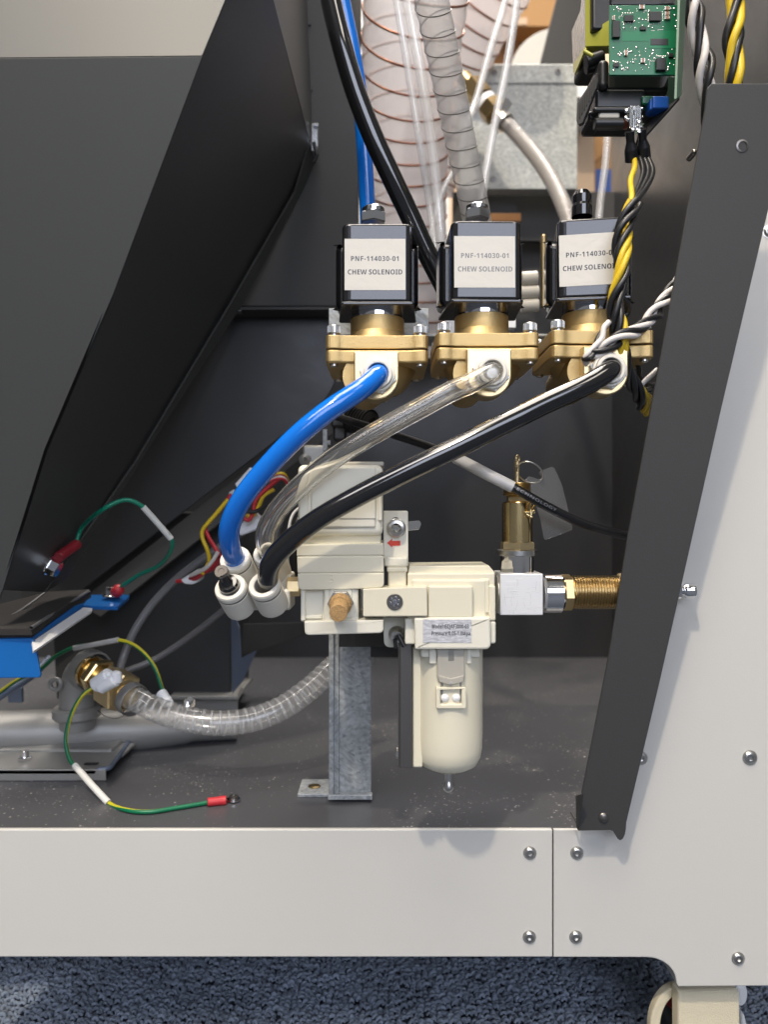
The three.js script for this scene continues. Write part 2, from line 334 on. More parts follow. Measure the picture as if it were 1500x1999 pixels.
{
  const g = thing('office_window', 'wide bright window far behind the photographer', 'window', WINDOW.at);
  const m = new THREE.Matrix4().lookAt(WINDOW.to, WINDOW.at, V(0, 1, 0)), q = new THREE.Quaternion().setFromRotationMatrix(m);
  g.quaternion.copy(q);
  const add = (name, geo, mat) => { const o = new THREE.Mesh(geo, mat); o.name = name; g.add(o); o.castShadow = o.receiveShadow = true; };
  add('pane', new THREE.BoxGeometry(WINDOW.w, WINDOW.h, .006), M.paneGlow);
  const fr = [[WINDOW.w + .12, .06, 0, WINDOW.h / 2 + .03], [WINDOW.w + .12, .06, 0, -WINDOW.h / 2 - .03], [.06, WINDOW.h, WINDOW.w / 2 + .03, 0], [.06, WINDOW.h, -WINDOW.w / 2 - .03, 0]];
  add('frame', mergeGeometries(fr.map(([w, h, x, y]) => new THREE.BoxGeometry(w, h, .08).translate(x, y, 0))), M.lampBody);
  const l = new THREE.RectAreaLight(WINDOW.color, WINDOW.power, WINDOW.w, WINDOW.h); l.position.copy(WINDOW.at).add(WINDOW.to.clone().sub(WINDOW.at).normalize().multiplyScalar(.06)); l.lookAt(WINDOW.to); scene.add(l); l.name = 'window_light';
}
/* ------------------------------------------------------------------ the setting: carpet, machine floor and walls */
single('carpet_floor', bx(6, .02, 6, 0, -.011, .6, 0), M.carpetBase, 'dark blue grey loop carpet under the machine', 'carpet', null, 'structure');
{
  const loop = new THREE.TorusGeometry(.62, .42, 6, 9, Math.PI);
  const rows = [];
  for (let z = -.36; z < .06; z += .0029) for (let x = -.48; x < .50; x += .0043) rows.push([x + rr(-.0011, .0011), z + rr(-.0007, .0007)]);
  const im = new THREE.InstancedMesh(loop, std({ c: [1, 1, 1], roughness: .95, sheen: .3 }), rows.length), m4 = new THREE.Matrix4(), q = new THREE.Quaternion(), c = new THREE.Color();
  rows.forEach(([x, z], i) => {
    const n = noise.noise(x * 30, z * 30, 3), s = 1 + .18 * n;
    q.setFromEuler(new THREE.Euler(rr(-.35, .35), rr(-.6, .6) + .4 * n, rr(-.35, .35)));
    m4.compose(V(x, .0012 + .0018 * n + rr(-.0016, .0022), z), q, V(.0027 * s * rr(.75, 1.25), 0.0030 * s * rr(.8, 1.3), .0027 * s * rr(.8, 1.2))); im.setMatrixAt(i, m4);
    const v = rr(.75, 1.2), w = noise.noise(x * 14, z * 14, 8) * .25 + 1; c.setRGB(.205 * v * w, .245 * v * w, .31 * v * w); im.setColorAt(i, c);
  });
  im.name = 'carpet_pile'; im.castShadow = im.receiveShadow = true; scene.add(im); tag(im, 'looped blue grey wool pile of the carpet', 'carpet pile', null, 'stuff');
}
const FLOORY = .1705, BACK = 1.04;
single('machine_floor', bx(.96, .003, BACK - .478, -.168, FLOORY - .0015, CAM.z - (.478 + BACK) / 2, 0), M.floorPaint, 'dark dusty sheet steel floor inside the machine', 'machine floor', null, 'structure');
single('machine_back_wall', bx(1.02, .438, .004, -.19, .1705 + .219, CAM.z - BACK - .003, 0), M.wallPaint, 'dark painted back wall inside the machine', 'machine wall', null, 'structure');
single('machine_left_wall', bx(.004, 1.1, .56, -.70, .72, CAM.z - .76, 0), M.wallPaint, 'dark inner side wall on the left of the machine behind the hopper', 'machine wall', null, 'structure');
single('machine_upper_back_wall', bx(.62, .66, .004, -.39, .6095 + .33, CAM.z - BACK - .003, 0), M.wallPaint, 'dark upper back wall of the machine behind the hopper', 'machine wall', null, 'structure');
single('machine_side_wall', bx(.004, 1.0, .6, .315, .6715, CAM.z - .745, 0), M.wallPaint, 'dark inner side wall on the right of the machine', 'machine wall', null, 'structure');

/* ------------------------------------------------------------------ light grey outer panels with screws */
function screw(parent, px, py, d, rpx, mat = M.steel, proud = .0017) {  // button head screw with hexagon socket, facing +z
  const c = P(px, py, d), r = PL(rpx, d), z = V(0, 0, 1), p = proud;
  const s = part(parent, 'screw', [smoothLathe(c, z, [[r, -.0003], [r, .0002], [r * .96, p * .45], [r * .86, p * .78], [r * .72, p * .96], [r * .62, p]], 32), lathe(c, z, [[r * .62, p], [r * .50, p * .99], [r * .46, p * .35], [0, p * .30]], 32), lathe(c, z, [[r * 1.13, -.0002], [r * 1.12, .00025], [r * .98, .0003]], 32)], mat);
  const turn = rr(0, 1), v = Array.from({ length: 6 }, (_, k) => [c.x + r * .50 * Math.cos(turn + k * Math.PI / 3), c.y + r * .50 * Math.sin(turn + k * Math.PI / 3)]), h = Array.from({ length: 6 }, (_, k) => [c.x + r * .40 * Math.cos(turn + k * Math.PI / 3), c.y + r * .40 * Math.sin(turn + k * Math.PI / 3)]).reverse();
  part(s, 'socket', new THREE.ExtrudeGeometry(shapeOf(v, [h]), { depth: p * .6, bevelEnabled: false }).translate(0, 0, c.z + p * .36), M.steel);
  return s;
}
const D0 = .475;
{
  const t = thing('lower_front_panel', 'long light grey beam panel across the front below the machine floor, left of the seam', 'machine panel', P(500, 1868, D0));
  part(t, 'panel', box(-120, 1619.5, 1079.5, 1868.5, D0, .0035, .0008), M.greyPaint);
  for (const [x, y] of [[1035, 1665], [1034, 1829]]) screw(t, x, y, D0, 11.5);
}
{
  const t = thing('right_side_panel', 'light grey side panel on the right with rounded foot above the caster', 'machine panel', P(1420, 1925, D0));
  const out = [[1082, 1619.5], [1205, 1619.5], [1470, 300], [1600, 300], [1600, 1924], [1326, 1926], [1323, 1922]];
  for (let k = 1; k <= 10; k++) { const a = k / 10 * Math.PI / 2; out.push([1322 - 58 * (1 - Math.cos(a)) , 1920 - 51 * Math.sin(a)]); }
  out.push([1082, 1868.5]);
  part(t, 'panel', ext(out, D0, .003, .0006), M.greyPaint);
  const leg = [[1326, 1926], [1323, 1922]];
  for (let k = 1; k <= 10; k++) { const a = k / 10 * Math.PI / 2; leg.push([1322 - 58 * (1 - Math.cos(a)), 1920 - 51 * Math.sin(a)]); }
  const inn = leg.map(([x, y]) => [x + 6, y + (y > 1921 ? -1 : 3) - 2]).reverse();
  part(t, 'leg_return', ext([...leg, ...inn], D0 + .0032, .024, 0), M.greyPaint);
  for (const [x, y, r] of [[1127, 1665, 11.5], [1125, 1829, 11.5], [1465, 1479, 13], [1252, 1480, 12], [1442, 1871, 11.5], [1503, 452, 12]]) screw(t, x, y, D0, r);
}
{
  const t = thing('angled_strut', 'dark grey slanted cover strip along the edge of the right side panel', 'machine cover', P(1175, 1620, .455));
  const pl = plane3(P(1140, 1615, .460), P(1220, 1615, .460), P(1440, 300, .4213));
  part(t, 'face_plate', facet([[1382, 172], [1390, 163], [1600, 163], [1558, 163], [1500, 415], [1410, 796], [1290, 1328], [1224, 1606], [1223, 1620], [1221, 1630], [1217, 1638], [1212, 1641], [1207, 1638], [1202, 1630], [1198, 1623], [1192, 1621], [1130, 1622], [1127, 1617], [1126, 1553], [1137, 1550], [1188, 1290], [1227, 1046], [1282, 744], [1324, 517], [1378, 215]].filter((q) => q[0] !== 1600), pl, .002), M.strutPaint);
  const c = onPlane(1450, 285, pl);
  part(t, 'hole_rim', lathe(c, pl.normal, [[.0021, -.0002], [.0024, .0006], [.0034, .0004], [.0038, -.0002]], 24), M.steelDark);
  part(t, 'bolt_hole', lathe(c, pl.normal, [[.0022, .0002], [0, .0002]], 24), M.blackMatt);
  const b = onPlane(1179, 1596, pl);
  part(t, 'screw', [smoothLathe(b, pl.normal, [[.0032, -.0002], [.0030, .0006], [.0018, .0014], [0, .0017]], 20)], M.steelDark);
  const w1 = onPlane(1130, 1612, pl), w2 = P(1116, 1586, .47);
  part(t, 'edge_lip', [facet([[1126, 1553], [1128, 1620], [1137, 1550]], plane3(P(1126, 1553, .4595), P(1128, 1620, .4605), P(1118, 1587, .470)), .001, 0), rod(w1, w2, .0006)], M.strutPaint);
  const s = P(1357, 297, .44); part(t, 'rivet', smoothLathe(s, V(0, 0, 1), [[.0018, -.008], [.0018, 0], [.001, .001], [0, .0012]], 16), M.steelDark);
}
/* ------------------------------------------------------------------ hopper and ducts on the left */
let HOPPER_SIDE;
{
  const t = thing('hopper', 'large dark grey sheet metal hopper with slanted faces at upper left', 'hopper', P(40, 1160, .5));
  const a1 = P(395, 110, .40), a2 = P(5, 1150, .475), b1 = P(600, 272, .66);
  const plB = plane3(a1, a2, b1), top = P(455, -34, .412), plB2 = plane3(a1, top, b1);
  HOPPER_SIDE = plB;
  const plA = plane3(a1, a2, P(-40, 118, .40)), plA2 = plane3(a1, top, P(-40, 118, .40));
  part(t, 'front_face', facet([[395, 110], [220, 576], [90, 880], [5, 1150], [-60, 1330], [-500, 1330], [-500, 119]], plA, .002), M.hopperPaint);
  part(t, 'upper_face', facet([[394.5, 109], [454, -34], [496, -134], [500, -900], [-500, -900], [-500, 118]], plA2, .002), M.hopperPaint);
  { // one sheet bent softly along the line from the front corner to the latch
    const rows = [[498, -134, 499, -133], [477, -84, 512, -80], [456, -34, 525, -30], [426, 38, 545, 44], [396, 111, 563, 118], [360, 207, 603, 274], [325, 301, 590, 340], [290, 394, 566, 388], [222, 576, 445, 600], [156, 730, 356, 748], [92, 880, 265, 900], [50, 1014, 176, 1026], [6, 1152, 85, 1156]];
    const nc = 16, pos = [], idx = [], at = (x, y) => {
      const h = ((603 - 396) * (y - 111) - (274 - 111) * (x - 396)) / Math.hypot(207, 163), k = Math.min(1, Math.max(0, .5 + h / 150)), w = k * k * (3 - 2 * k);
      return onPlane(x, y, plB2).lerp(onPlane(x, y, plB), w);
    };
    for (const back of [0, 1]) rows.forEach(([x0, y0, x1, y1]) => { for (let j = 0; j <= nc; j++) { const u = j / nc, p = at(x0 + (x1 - x0) * u, y0 + (y1 - y0) * u).addScaledVector(plB.normal, -.002 * back); pos.push(p.x, p.y, p.z); } });
    const n = rows.length * (nc + 1);
    for (let i = 0; i + 1 < rows.length; i++) for (let j = 0; j < nc; j++) { const q = i * (nc + 1) + j, r = q + nc + 1; idx.push(q, r, q + 1, q + 1, r, r + 1, q + n, q + 1 + n, r + n, q + 1 + n, r + 1 + n, r + n); }
    const g = new THREE.BufferGeometry(); g.setAttribute('position', new THREE.Float32BufferAttribute(pos, 3)); g.setIndex(idx); g.computeVertexNormals();
    part(t, 'side_face', g, M.hopperPaint);
  }
  const c1 = onPlane(498.5, -134, plB2), c2 = onPlane(604, 275, plB), plC = plane3(c1, c2, P(604, -34, .73));
  part(t, 'side_flange', facet([[499, -133], [502, -900], [606, -900], [606, -34], [609, 268], [604.5, 274]], plC, .0015), M.hopperPaint);
  const e1 = onPlane(604, 275, plB), e2 = onPlane(85, 1156, plB), plD = plane3(e1, e2, P(640, 300, .72));
  part(t, 'rear_edge', facet([[605, 276], [618, 290], [618, 312], [590, 375], [470, 600], [300, 860], [132, 1130], [87, 1157], [266, 901], [446, 601], [576, 376]], plD, .0015), M.hopperPaint);
  part(t, 'latch', [box(607, 240, 621, 294, .675, .01, .001), box(611, 240, 622, 246, .672, .004, .0005)], M.chrome);
  part(t, 'latch_clip', [rod(P(613, 278, .672), P(619, 303, .672), .0018), rod(P(619, 303, .672), P(612, 318, .673), .0016)], M.blackPlastic);
}
{
  const t = thing('upper_duct_panel', 'upright dark grey duct panel between the hopper and the blue hose', 'machine panel', P(600, 600, .62));
  part(t, 'panel', ext([[470, -900], [704, -900], [704, -40], [703, 130], [699, 400], [699, 598], [400, 598]], .70, .03, .001), M.strutPaint);
  part(t, 'shelf_lip', box(432, 599, 690, 604.5, .675, .05, .0004), M.strutPaint);
  part(t, 'small_lip', box(452, 605.5, 470, 608, .676, .01, .0002), M.steel);
  for (const [x, y, r] of [[606, 171, .0028], [605, 46, .0014]]) part(t, 'bolt_hole', lathe(P(x, y, .6985), V(0, 0, 1), [[0, 0], [r, 0], [r, -.001]], 16), M.hexHole);
}
{
  const t = thing('lower_duct', 'dark sheet metal duct with slanted lower edge below the shelf lip', 'machine duct', P(300, 1160, .69));
  part(t, 'panel', ext(roundPts([[330, 606], [657, 606], [656, 748], [628, 792], [160, 1152], [40, 1240], [40, 900]], [0, 0, 20, 30, 0, 0, 0], 6), .70, .003, .0008), M.darkPaint);
  part(t, 'bottom_flange', facet([[660, 762], [664, 835], [196, 1204], [150, 1178], [630, 800]], plane3(P(660, 780, .716), P(150, 1170, .716), P(400, 1060, .70)), .002), M.strutPaint);
}
{
  const t = thing('rear_duct_box', 'black sheet metal box deep inside, left of the pale blue bracket', 'machine duct', P(300, 1366, .74));
  part(t, 'front_panel', ext([[90, 1000], [452, 1000], [450, 1364], [110, 1364]], .735, .10, .001), M.voidPaint);
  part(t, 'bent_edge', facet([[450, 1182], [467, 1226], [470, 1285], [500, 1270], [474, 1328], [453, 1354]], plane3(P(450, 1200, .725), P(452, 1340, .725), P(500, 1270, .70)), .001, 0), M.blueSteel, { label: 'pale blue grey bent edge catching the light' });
  part(t, 'base_ledge', [box(330, 1359, 464, 1366, .72, .08, .0006), box(330, 1366, 464, 1388, .735, .003, .0004), facet([[462, 1359], [472, 1338], [474, 1350], [465, 1366]], plane3(P(462, 1359, .72), P(472, 1338, .74), P(465, 1366, .72)), .001, 0)], M.castAlu);
  part(t, 'rear_plate', facet([[470, 1218], [640, 1214], [640, 1225], [500, 1272], [468, 1280]], plane3(P(470, 1218, .80), P(640, 1215, .86), P(500, 1272, .80)), .002), M.darkPaint);
}
{
  const t = thing('blue_trough', 'bright blue folded trough under the hopper mouth with dark foam pad', 'trough', P(40, 1322, 0.4900));
  const up = plane3(P(60, 1247, 0.4850), P(175, 1152, .60), P(0, 1247, 0.4850));
  part(t, 'front_face', ext([[-80, 1248], [60, 1246], [66, 1250], [79, 1318], [76, 1323], [-80, 1325]], 0.4850, .002, .0006), M.bluePaint);
  part(t, 'front_roll', rod(P(-80, 1251.5, 0.4875), P(62, 1249.5, 0.4875), .0026), M.bluePaint);
  part(t, 'side_edge', facet([[60, 1245], [150, 1181], [163, 1177], [163, 1185], [62, 1252]], plane3(P(62, 1248, 0.4850), P(180, 1172, .585), P(66, 1262, 0.4850)), .0016), M.bluePaint);
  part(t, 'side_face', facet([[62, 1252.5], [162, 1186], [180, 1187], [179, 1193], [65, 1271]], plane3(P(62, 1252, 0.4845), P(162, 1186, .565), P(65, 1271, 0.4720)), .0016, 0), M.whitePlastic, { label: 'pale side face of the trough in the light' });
  part(t, 'rim_tab', [facet([[155, 1182], [164, 1177], [175, 1161], [252, 1161], [251, 1165], [229, 1184]], plane3(P(160, 1182, .60), P(252, 1161, .645), P(175, 1161, .645)), .003)], M.bluePaint);
  part(t, 'pad', [facet([[-70, 1226], [60, 1224], [175, 1150], [92, 1155], [-70, 1236 - 40]], plane3(P(60, 1224, 0.4800), P(175, 1150, .60), P(0, 1226, 0.4800)), .006, .001), facet([[-70, 1246], [62, 1244], [178, 1168], [176, 1152], [60, 1227], [-70, 1229]].slice(0, 2).concat([[60, 1227], [-70, 1229]]), plane3(P(-70, 1244, 0.4840), P(60, 1244, 0.4840), P(60, 1226, 0.4830)), .003, 0), facet([[62, 1243], [178, 1166], [176, 1153], [61, 1227]], plane3(P(62, 1243, 0.4840), P(178, 1166, .602), P(61, 1227, 0.4830)), .002, 0)], M.foam);
  const lip = curveOf([[-5, 1216, 0.5000], [40, 1191, .53], [90, 1155, .56]]); part(t, 'pad_bead', [tube(lip, .0008, 30, 8), tube(curveOf([[60, 1226, 0.4795], [120, 1187, .54], [172, 1154, .595]]), .0012, 30, 8)], M.greyCable);
  const hx = P(218, 1163, .625); part(t, 'bolt', [hexRod(hx, hx.clone().add(V(0, .0075, 0)), .005, .3), rod(hx.clone().add(V(0, -.001, 0)), hx.clone().add(V(0, .0008, 0)), .0075)], M.chrome);
}
/* ------------------------------------------------------------------ three solenoid valves */
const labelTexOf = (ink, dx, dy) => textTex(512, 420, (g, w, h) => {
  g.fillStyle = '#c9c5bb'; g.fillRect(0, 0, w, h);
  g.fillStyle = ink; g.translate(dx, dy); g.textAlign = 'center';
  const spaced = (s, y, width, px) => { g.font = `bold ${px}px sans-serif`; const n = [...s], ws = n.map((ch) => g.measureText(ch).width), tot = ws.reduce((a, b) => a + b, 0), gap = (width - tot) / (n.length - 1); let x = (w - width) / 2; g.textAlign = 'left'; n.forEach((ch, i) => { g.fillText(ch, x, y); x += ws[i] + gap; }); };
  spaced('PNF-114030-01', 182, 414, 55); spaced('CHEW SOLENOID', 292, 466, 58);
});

M.label = std({ c: [1, 1, 1], map: labelTexOf('#33333a', 0, 0), roughness: .32, bumpMap: (() => { const t = dataTex(128, (x, y) => .5 + .4 * tn(x, y, 6) + .1 * tn(x, y, 22, 2), 1, false); return t; })(), bumpScale: .00012 });
K = .96;
const VO = P(737, 681, .478);
function solenoid(label) {
  const mm = .001 * K, at = (x, y, z) => V(VO.x + x * mm, VO.y + y * mm, VO.z + z * mm);
  const B = (w, h, t, x, y, z, r = .5) => bx(w * mm, h * mm, t * mm, VO.x + x * mm, VO.y + y * mm, VO.z + z * mm, r * mm);
  const t = thing('solenoid_valve', label, 'solenoid valve', VO, 'brass solenoid valves in a row');
  // coil: a rounded block, a wider chamfered rear housing and a flared lower plate
  const coilPts = roundPts([[-21.2, -22], [21.2, -22], [21.2, 22], [-21.2, 22]], 5.5, 6);
  const prism = (pts, y0, y1, bev) => { const g = new THREE.ExtrudeGeometry(shapeOf(pts.map(([x, z]) => [x * mm, z * mm])), { depth: (y1 - y0 - 2 * bev) * mm, bevelEnabled: true, bevelSize: bev * mm, bevelOffset: -bev * mm, bevelThickness: bev * mm, bevelSegments: 4 }); return g.rotateX(-Math.PI / 2).translate(VO.x, VO.y + (y0 + bev) * mm, VO.z); };
  const coil = part(t, 'coil', [prism(coilPts, 23.5, 70.8, 1.6), prism(roundPts([[-26.5, -2], [-26.5, 20], [-22, 25], [23, 25], [26, 20], [26, -2], [24, 2], [-24, 2]].map(([x, z]) => [x, z + 3]), 2, 3), 26, 67, 4)], M.coil);
  part(coil, 'base_plate', prism(roundPts([[-22, 22.6], [22, 22.6], [25.5, -22], [-25.5, -22]].map(([x, z]) => [x, -z]), 2, 3), 21.6, 23.6, .6), M.coil);
  { // label sheet on the front face, uv 0..1
    const W = 36.6, H = 30.8, g = new THREE.PlaneGeometry(W * mm, H * mm, 1, 1), b = new THREE.BoxGeometry(W * mm, H * mm, (.00025)).translate(VO.x - 1.2 * mm, VO.y + 45.9 * mm, VO.z + 22.1 * mm);
    part(coil, 'label', [b], M.label, { keepUV: true });
  }
  part(t, 'coil_nut', lathe(at(0, 16, 0), V(0, 1, 0), [[15.5 * mm, 0], [16.6 * mm, .8 * mm], [16.6 * mm, 6.5 * mm], [15 * mm, 7.6 * mm]], 40), M.chrome);
  part(t, 'neck', [smoothLathe(at(0, 0, 0), V(0, 1, 0), [[19.5 * mm, 0], [19.3 * mm, 3.5 * mm], [17.2 * mm, 8.2 * mm], [16.9 * mm, 9 * mm]], 48), lathe(at(0, 0, 0), V(0, 1, 0), [[16.9 * mm, 9 * mm], [16.9 * mm, 17.6 * mm], [16.2 * mm, 18.4 * mm], [14 * mm, 18.4 * mm]], 48)], M.brassCast);
  const fl = roundPts([[-30.6, -31], [-24, -31], [-20, -28], [20, -28], [24, -31], [30.6, -31], [30.6, 31], [24, 31], [20, 29.6], [-20, 29.6], [-24, 31], [-30.6, 31]].map(([x, z]) => [x, -z]), [7, 4, 4, 4, 4, 7, 7, 3, 3, 3, 3, 7], 5);
  part(t, 'bonnet_flange', [prism(fl, -6.2, 1.6, .5), smoothLathe(at(0, 1.2, 0), V(0, 1, 0), [[29, 0], [27, 1.4], [20, 3]].map(([r, h]) => [r * mm * .92, h * mm]), 48)], M.brassCast);
  part(t, 'body', [prism(fl, -14.6, -6.9, 1.2), smoothLathe(at(0, -14, 0), V(0, -1, 0), [[24, 0], [23, 3], [20, 9], [15, 14], [8, 17], [0, 17.5]].map(([r, h]) => [r * mm, h * mm]), 40),
    orient(new THREE.CylinderGeometry(12.4 * mm, 12.4 * mm, 60 * mm, 32), at(-8, -22, -2), V(1, 0, .0001).set(0, 0, 1))], M.brassCast);
  { // port block, flat topped with a round lower end
    const s = new THREE.Shape(); s.moveTo(-13 * mm, -9.4 * mm); s.lineTo(-13 * mm, -24.4 * mm); s.absarc(0, -24.4 * mm, 13 * mm, Math.PI, 2 * Math.PI, false); s.lineTo(13 * mm, -9.4 * mm); s.closePath();
    const g = new THREE.ExtrudeGeometry(s, { depth: 16 * mm, bevelEnabled: true, bevelSize: .8 * mm, bevelOffset: -.8 * mm, bevelThickness: .8 * mm, bevelSegments: 3, curveSegments: 18 });
    part(t, 'port', g.translate(VO.x - .3 * mm, VO.y, VO.z + 20 * mm), M.brassHex);
  }
  const pc = at(.6, -23.6, 37), pd = V(.02, .02, 1);
  part(t, 'hexagon_ring', [hexRod(pc, pc.clone().addScaledVector(pd, .0022), .0107, .25)], M.alu);
  part(t, 'push_in_collar', [lathe(pc, pd, [[9.9 * mm, .002], [9.9 * mm, .0042], [9.5 * mm, .0047], [8.4 * mm, .0047]], 40), lathe(pc, pd, [[8.2 * mm, .002], [8.2 * mm, .0066], [7.8 * mm, .007], [6.5 * mm, .007], [6.1 * mm, .0066], [6.1 * mm, -.004]], 40)], M.fitting);
  for (const [x, z] of [[-25.6, 25.6], [25.6, 25.6], [-25.6, -25.6], [25.6, -25.6]]) {
    const b = part(t, 'flange_bolt', [rod(at(x, 1, z), at(x, 3.2, z), 3 * mm, 24), lathe(at(x, 3.2, z), V(0, 1, 0), [[0, 0], [3.7 * mm, 0], [3.9 * mm, .4 * mm], [3.9 * mm, 4.4 * mm], [3.5 * mm, 5 * mm], [1.7 * mm, 5 * mm], [1.7 * mm, 2.4 * mm], [0, 2.4 * mm]], 24),
      ...Array.from({ length: 20 }, (_, k) => { const a = k / 20 * 2 * Math.PI; return rod(at(x + 3.85 * Math.cos(a), 3.7, z + 3.85 * Math.sin(a)), at(x + 3.85 * Math.cos(a), 7.6, z + 3.85 * Math.sin(a)), .32 * mm, 6); }),
      rod(at(x, -16.2, z), at(x, -14, z), 2.4 * mm, 16)], M.steel);
  }
  return t;
}
const PORT = V(.6, -23.6, 37).multiplyScalar(.001 * .96);              // collar centre from a valve's base
const copyOf = (t, at, label) => { const c = t.clone(); c.name = numbered(t.name.replace(/_\d+$/, '')); c.position.copy(at); scene.add(c); c.userData = { ...t.userData, label }; return c; };
{
  const v1 = solenoid('black and brass solenoid valve with the blue tube in its port, leftmost of the row');
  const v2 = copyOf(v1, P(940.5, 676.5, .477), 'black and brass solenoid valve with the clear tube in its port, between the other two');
  const v3 = copyOf(v1, P(1151, 672, .475), 'black and brass solenoid valve with the black tube and twisted wires, rightmost of the row');
  v2.children.find((c) => c.name === 'coil').rotation.y = .02;
  v3.children.find((c) => c.name === 'coil').rotation.y = -.15;
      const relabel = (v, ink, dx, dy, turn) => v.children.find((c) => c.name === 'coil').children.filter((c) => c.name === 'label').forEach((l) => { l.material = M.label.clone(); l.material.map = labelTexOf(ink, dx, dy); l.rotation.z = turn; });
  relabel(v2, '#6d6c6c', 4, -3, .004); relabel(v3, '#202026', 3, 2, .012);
  // cable entries on top of the coils
  part(v1, 'cable_gland', [hexRod(P(729, 437, .478), P(729, 417, .478), PL(26, .478), .45), rod(P(729, 418, .478), P(729, 406, .478), PL(22, .478))], M.chrome);
  baseOf.set(v2, v2.position.clone()); baseOf.set(v3, v3.position.clone());
  part(v2, 'cable_gland', [hexRod(P(932, 431, .477), P(932, 411, .477), PL(25, .477), .45), rod(P(932, 412, .477), P(932, 402, .477), PL(22, .477))], M.chrome);
  part(v3, 'cable_gland', [lathe(P(1137, 424, .475), V(0, 1, 0), [[PL(20, .475), 0], [PL(20, .475), .006], [PL(18.5, .475), .0075], [PL(19, .475), .009], [PL(19, .475), .0125], [PL(13, .475), .0155], [0, .016]], 32)], M.blackGloss);
}
K = 1;
single('valve_bracket', [box(642, 602, 838, 655, .506, .003, .0005), box(642, 652, 1250, 657, .506, .03, .0003)], M.galv, 'galvanised bracket plate behind the leftmost solenoid valve', 'bracket');

/* ------------------------------------------------------------------ regulator (left) */
K = .96;
const DR = .441;                                                     // depth of the regulator's front
{
  const t = thing('pressure_regulator', 'cream square air pressure regulator with bronze silencer, left of the filter', 'regulator', P(665, 1240, .468));
  const cv = part(t, 'cover', [box(581, 907, 748, 1046, DR + .003, .046, .0035, 4)], M.creamPale);
  part(cv, 'cover_panel', [box(607, 912, 734, 1030, DR + .0016, .01, .0012), box(607, 912, 734, 1014, DR + .0010, .01, .001)], M.creamPale);
  for (const [x0, x1, y1] of [[583.5, 602, 1024], [738, 747, 1018]]) part(cv, 'side_rib', box(x0, 916, x1, y1, DR + .0018, .01, .0012), M.creamPale);
  part(cv, 'top_cap', [box(604, 901, 750, 910, DR + .010, .03, .001)], M.greyPlastic);
  part(t, 'gasket_groove', box(586, 1043, 744, 1066, DR + .0075, .036, .001), M.cream);
  const md = roundPts([[579, 1063], [749, 1061], [750, 1142], [744, 1147], [698, 1150], [586, 1152], [580, 1146]], [4, 4, 6, 6, 0, 6, 6], 4);
  part(t, 'body', [ext(roundPts([[579, 1063], [749, 1061], [749.5, 1084], [579.5, 1085.5]], [3, 3, 0, 0]), DR, .05, .0006), ext([[580, 1087], [749.5, 1085.5], [749.8, 1117], [581, 1118.5]], DR, .05, .0005), ext(roundPts([[581, 1120], [750, 1118.5], [750, 1143], [744, 1147], [698, 1150], [586, 1152], [582, 1146]], [0, 0, 6, 6, 0, 6, 6], 4), DR, .05, .0006), box(582, 1064, 748, 1146, DR + .0006, .05, .002)], M.cream);
  part(t, 'lower_body', [box(587, 1148, 634, 1214, DR + .006, .04, .001), box(587, 1148, 596, 1213, DR + .0022, .02, .001), box(632, 1147, 700, 1216, DR + .002, .045, .0015), box(641, 1147, 690, 1210, DR + .001, .02, .002), box(596, 1201, 628, 1208, DR + .004, .01, .0006)], M.creamPale);
  part(t, 'bottom_plate', [ext(roundPts([[594, 1213], [749, 1210], [749, 1232], [744, 1236], [600, 1240], [595, 1236]], [2, 2, 6, 6, 6, 6], 3), DR - .0005, .05, .0007)], M.creamPale);
  const s = P(666, 1176, DR), z = V(-.01, -.05, 1);
  part(t, 'hexagon_nut', [hexRod(s, s.clone().add(V(0, 0, .006)), PL(26, DR), .0)], M.steel);
  part(t, 'silencer', [smoothLathe(s, V(0, -.07, 1), [[PL(22, DR), .004], [PL(22, DR), .0075], [PL(20, DR), .010], [PL(17, DR), .0106]], 32), lathe(s.clone().add(V(0, -.0006, .008)), V(0, -.13, 1), [[PL(17, DR), 0], [PL(17, DR), .0155], [PL(16, DR), .0168], [0, .0170]], 32)], M.bronze);
  // raised numeral cast in the body
  { const c = curveOf([[643, 1122, DR], [650, 1123, DR], [649, 1128, DR], [645, 1129.5, DR], [651, 1131, DR], [650, 1136, DR], [642, 1137, DR]]); part(t, 'raised_mark', tube(c, .0003, 30, 6), M.cream); }
}
function torx(parent, px, py, d, rpx) {
  const c = P(px, py, d), r = PL(rpx, d), z = V(0, 0, 1);
  const s = part(parent, 'screw', [lathe(c, z, [[r, 0], [r, .0012], [r * .86, .0032], [r * .55, .0036], [r * .52, .0020]], 36), lathe(c, z, [[r * 1.0, .0006], [r * 1.08, .0004], [r * 1.08, 0]], 36)], M.steel);
  const st = []; for (let k = 0; k < 10; k++) { const a = k / 10 * 2 * Math.PI - .2, q = (k % 2 ? .26 : .50) * r; st.push([c.x + Math.cos(a) * q, c.y + Math.sin(a) * q]); }
  part(s, 'star_socket', new THREE.ExtrudeGeometry(shapeOf(roundPts(st, .0003, 2)), { depth: .0008, bevelEnabled: true, bevelSize: .0002, bevelOffset: -.0002, bevelThickness: .0002, bevelSegments: 1 }).translate(0, 0, c.z + .0018), M.chrome);
  return s;
}
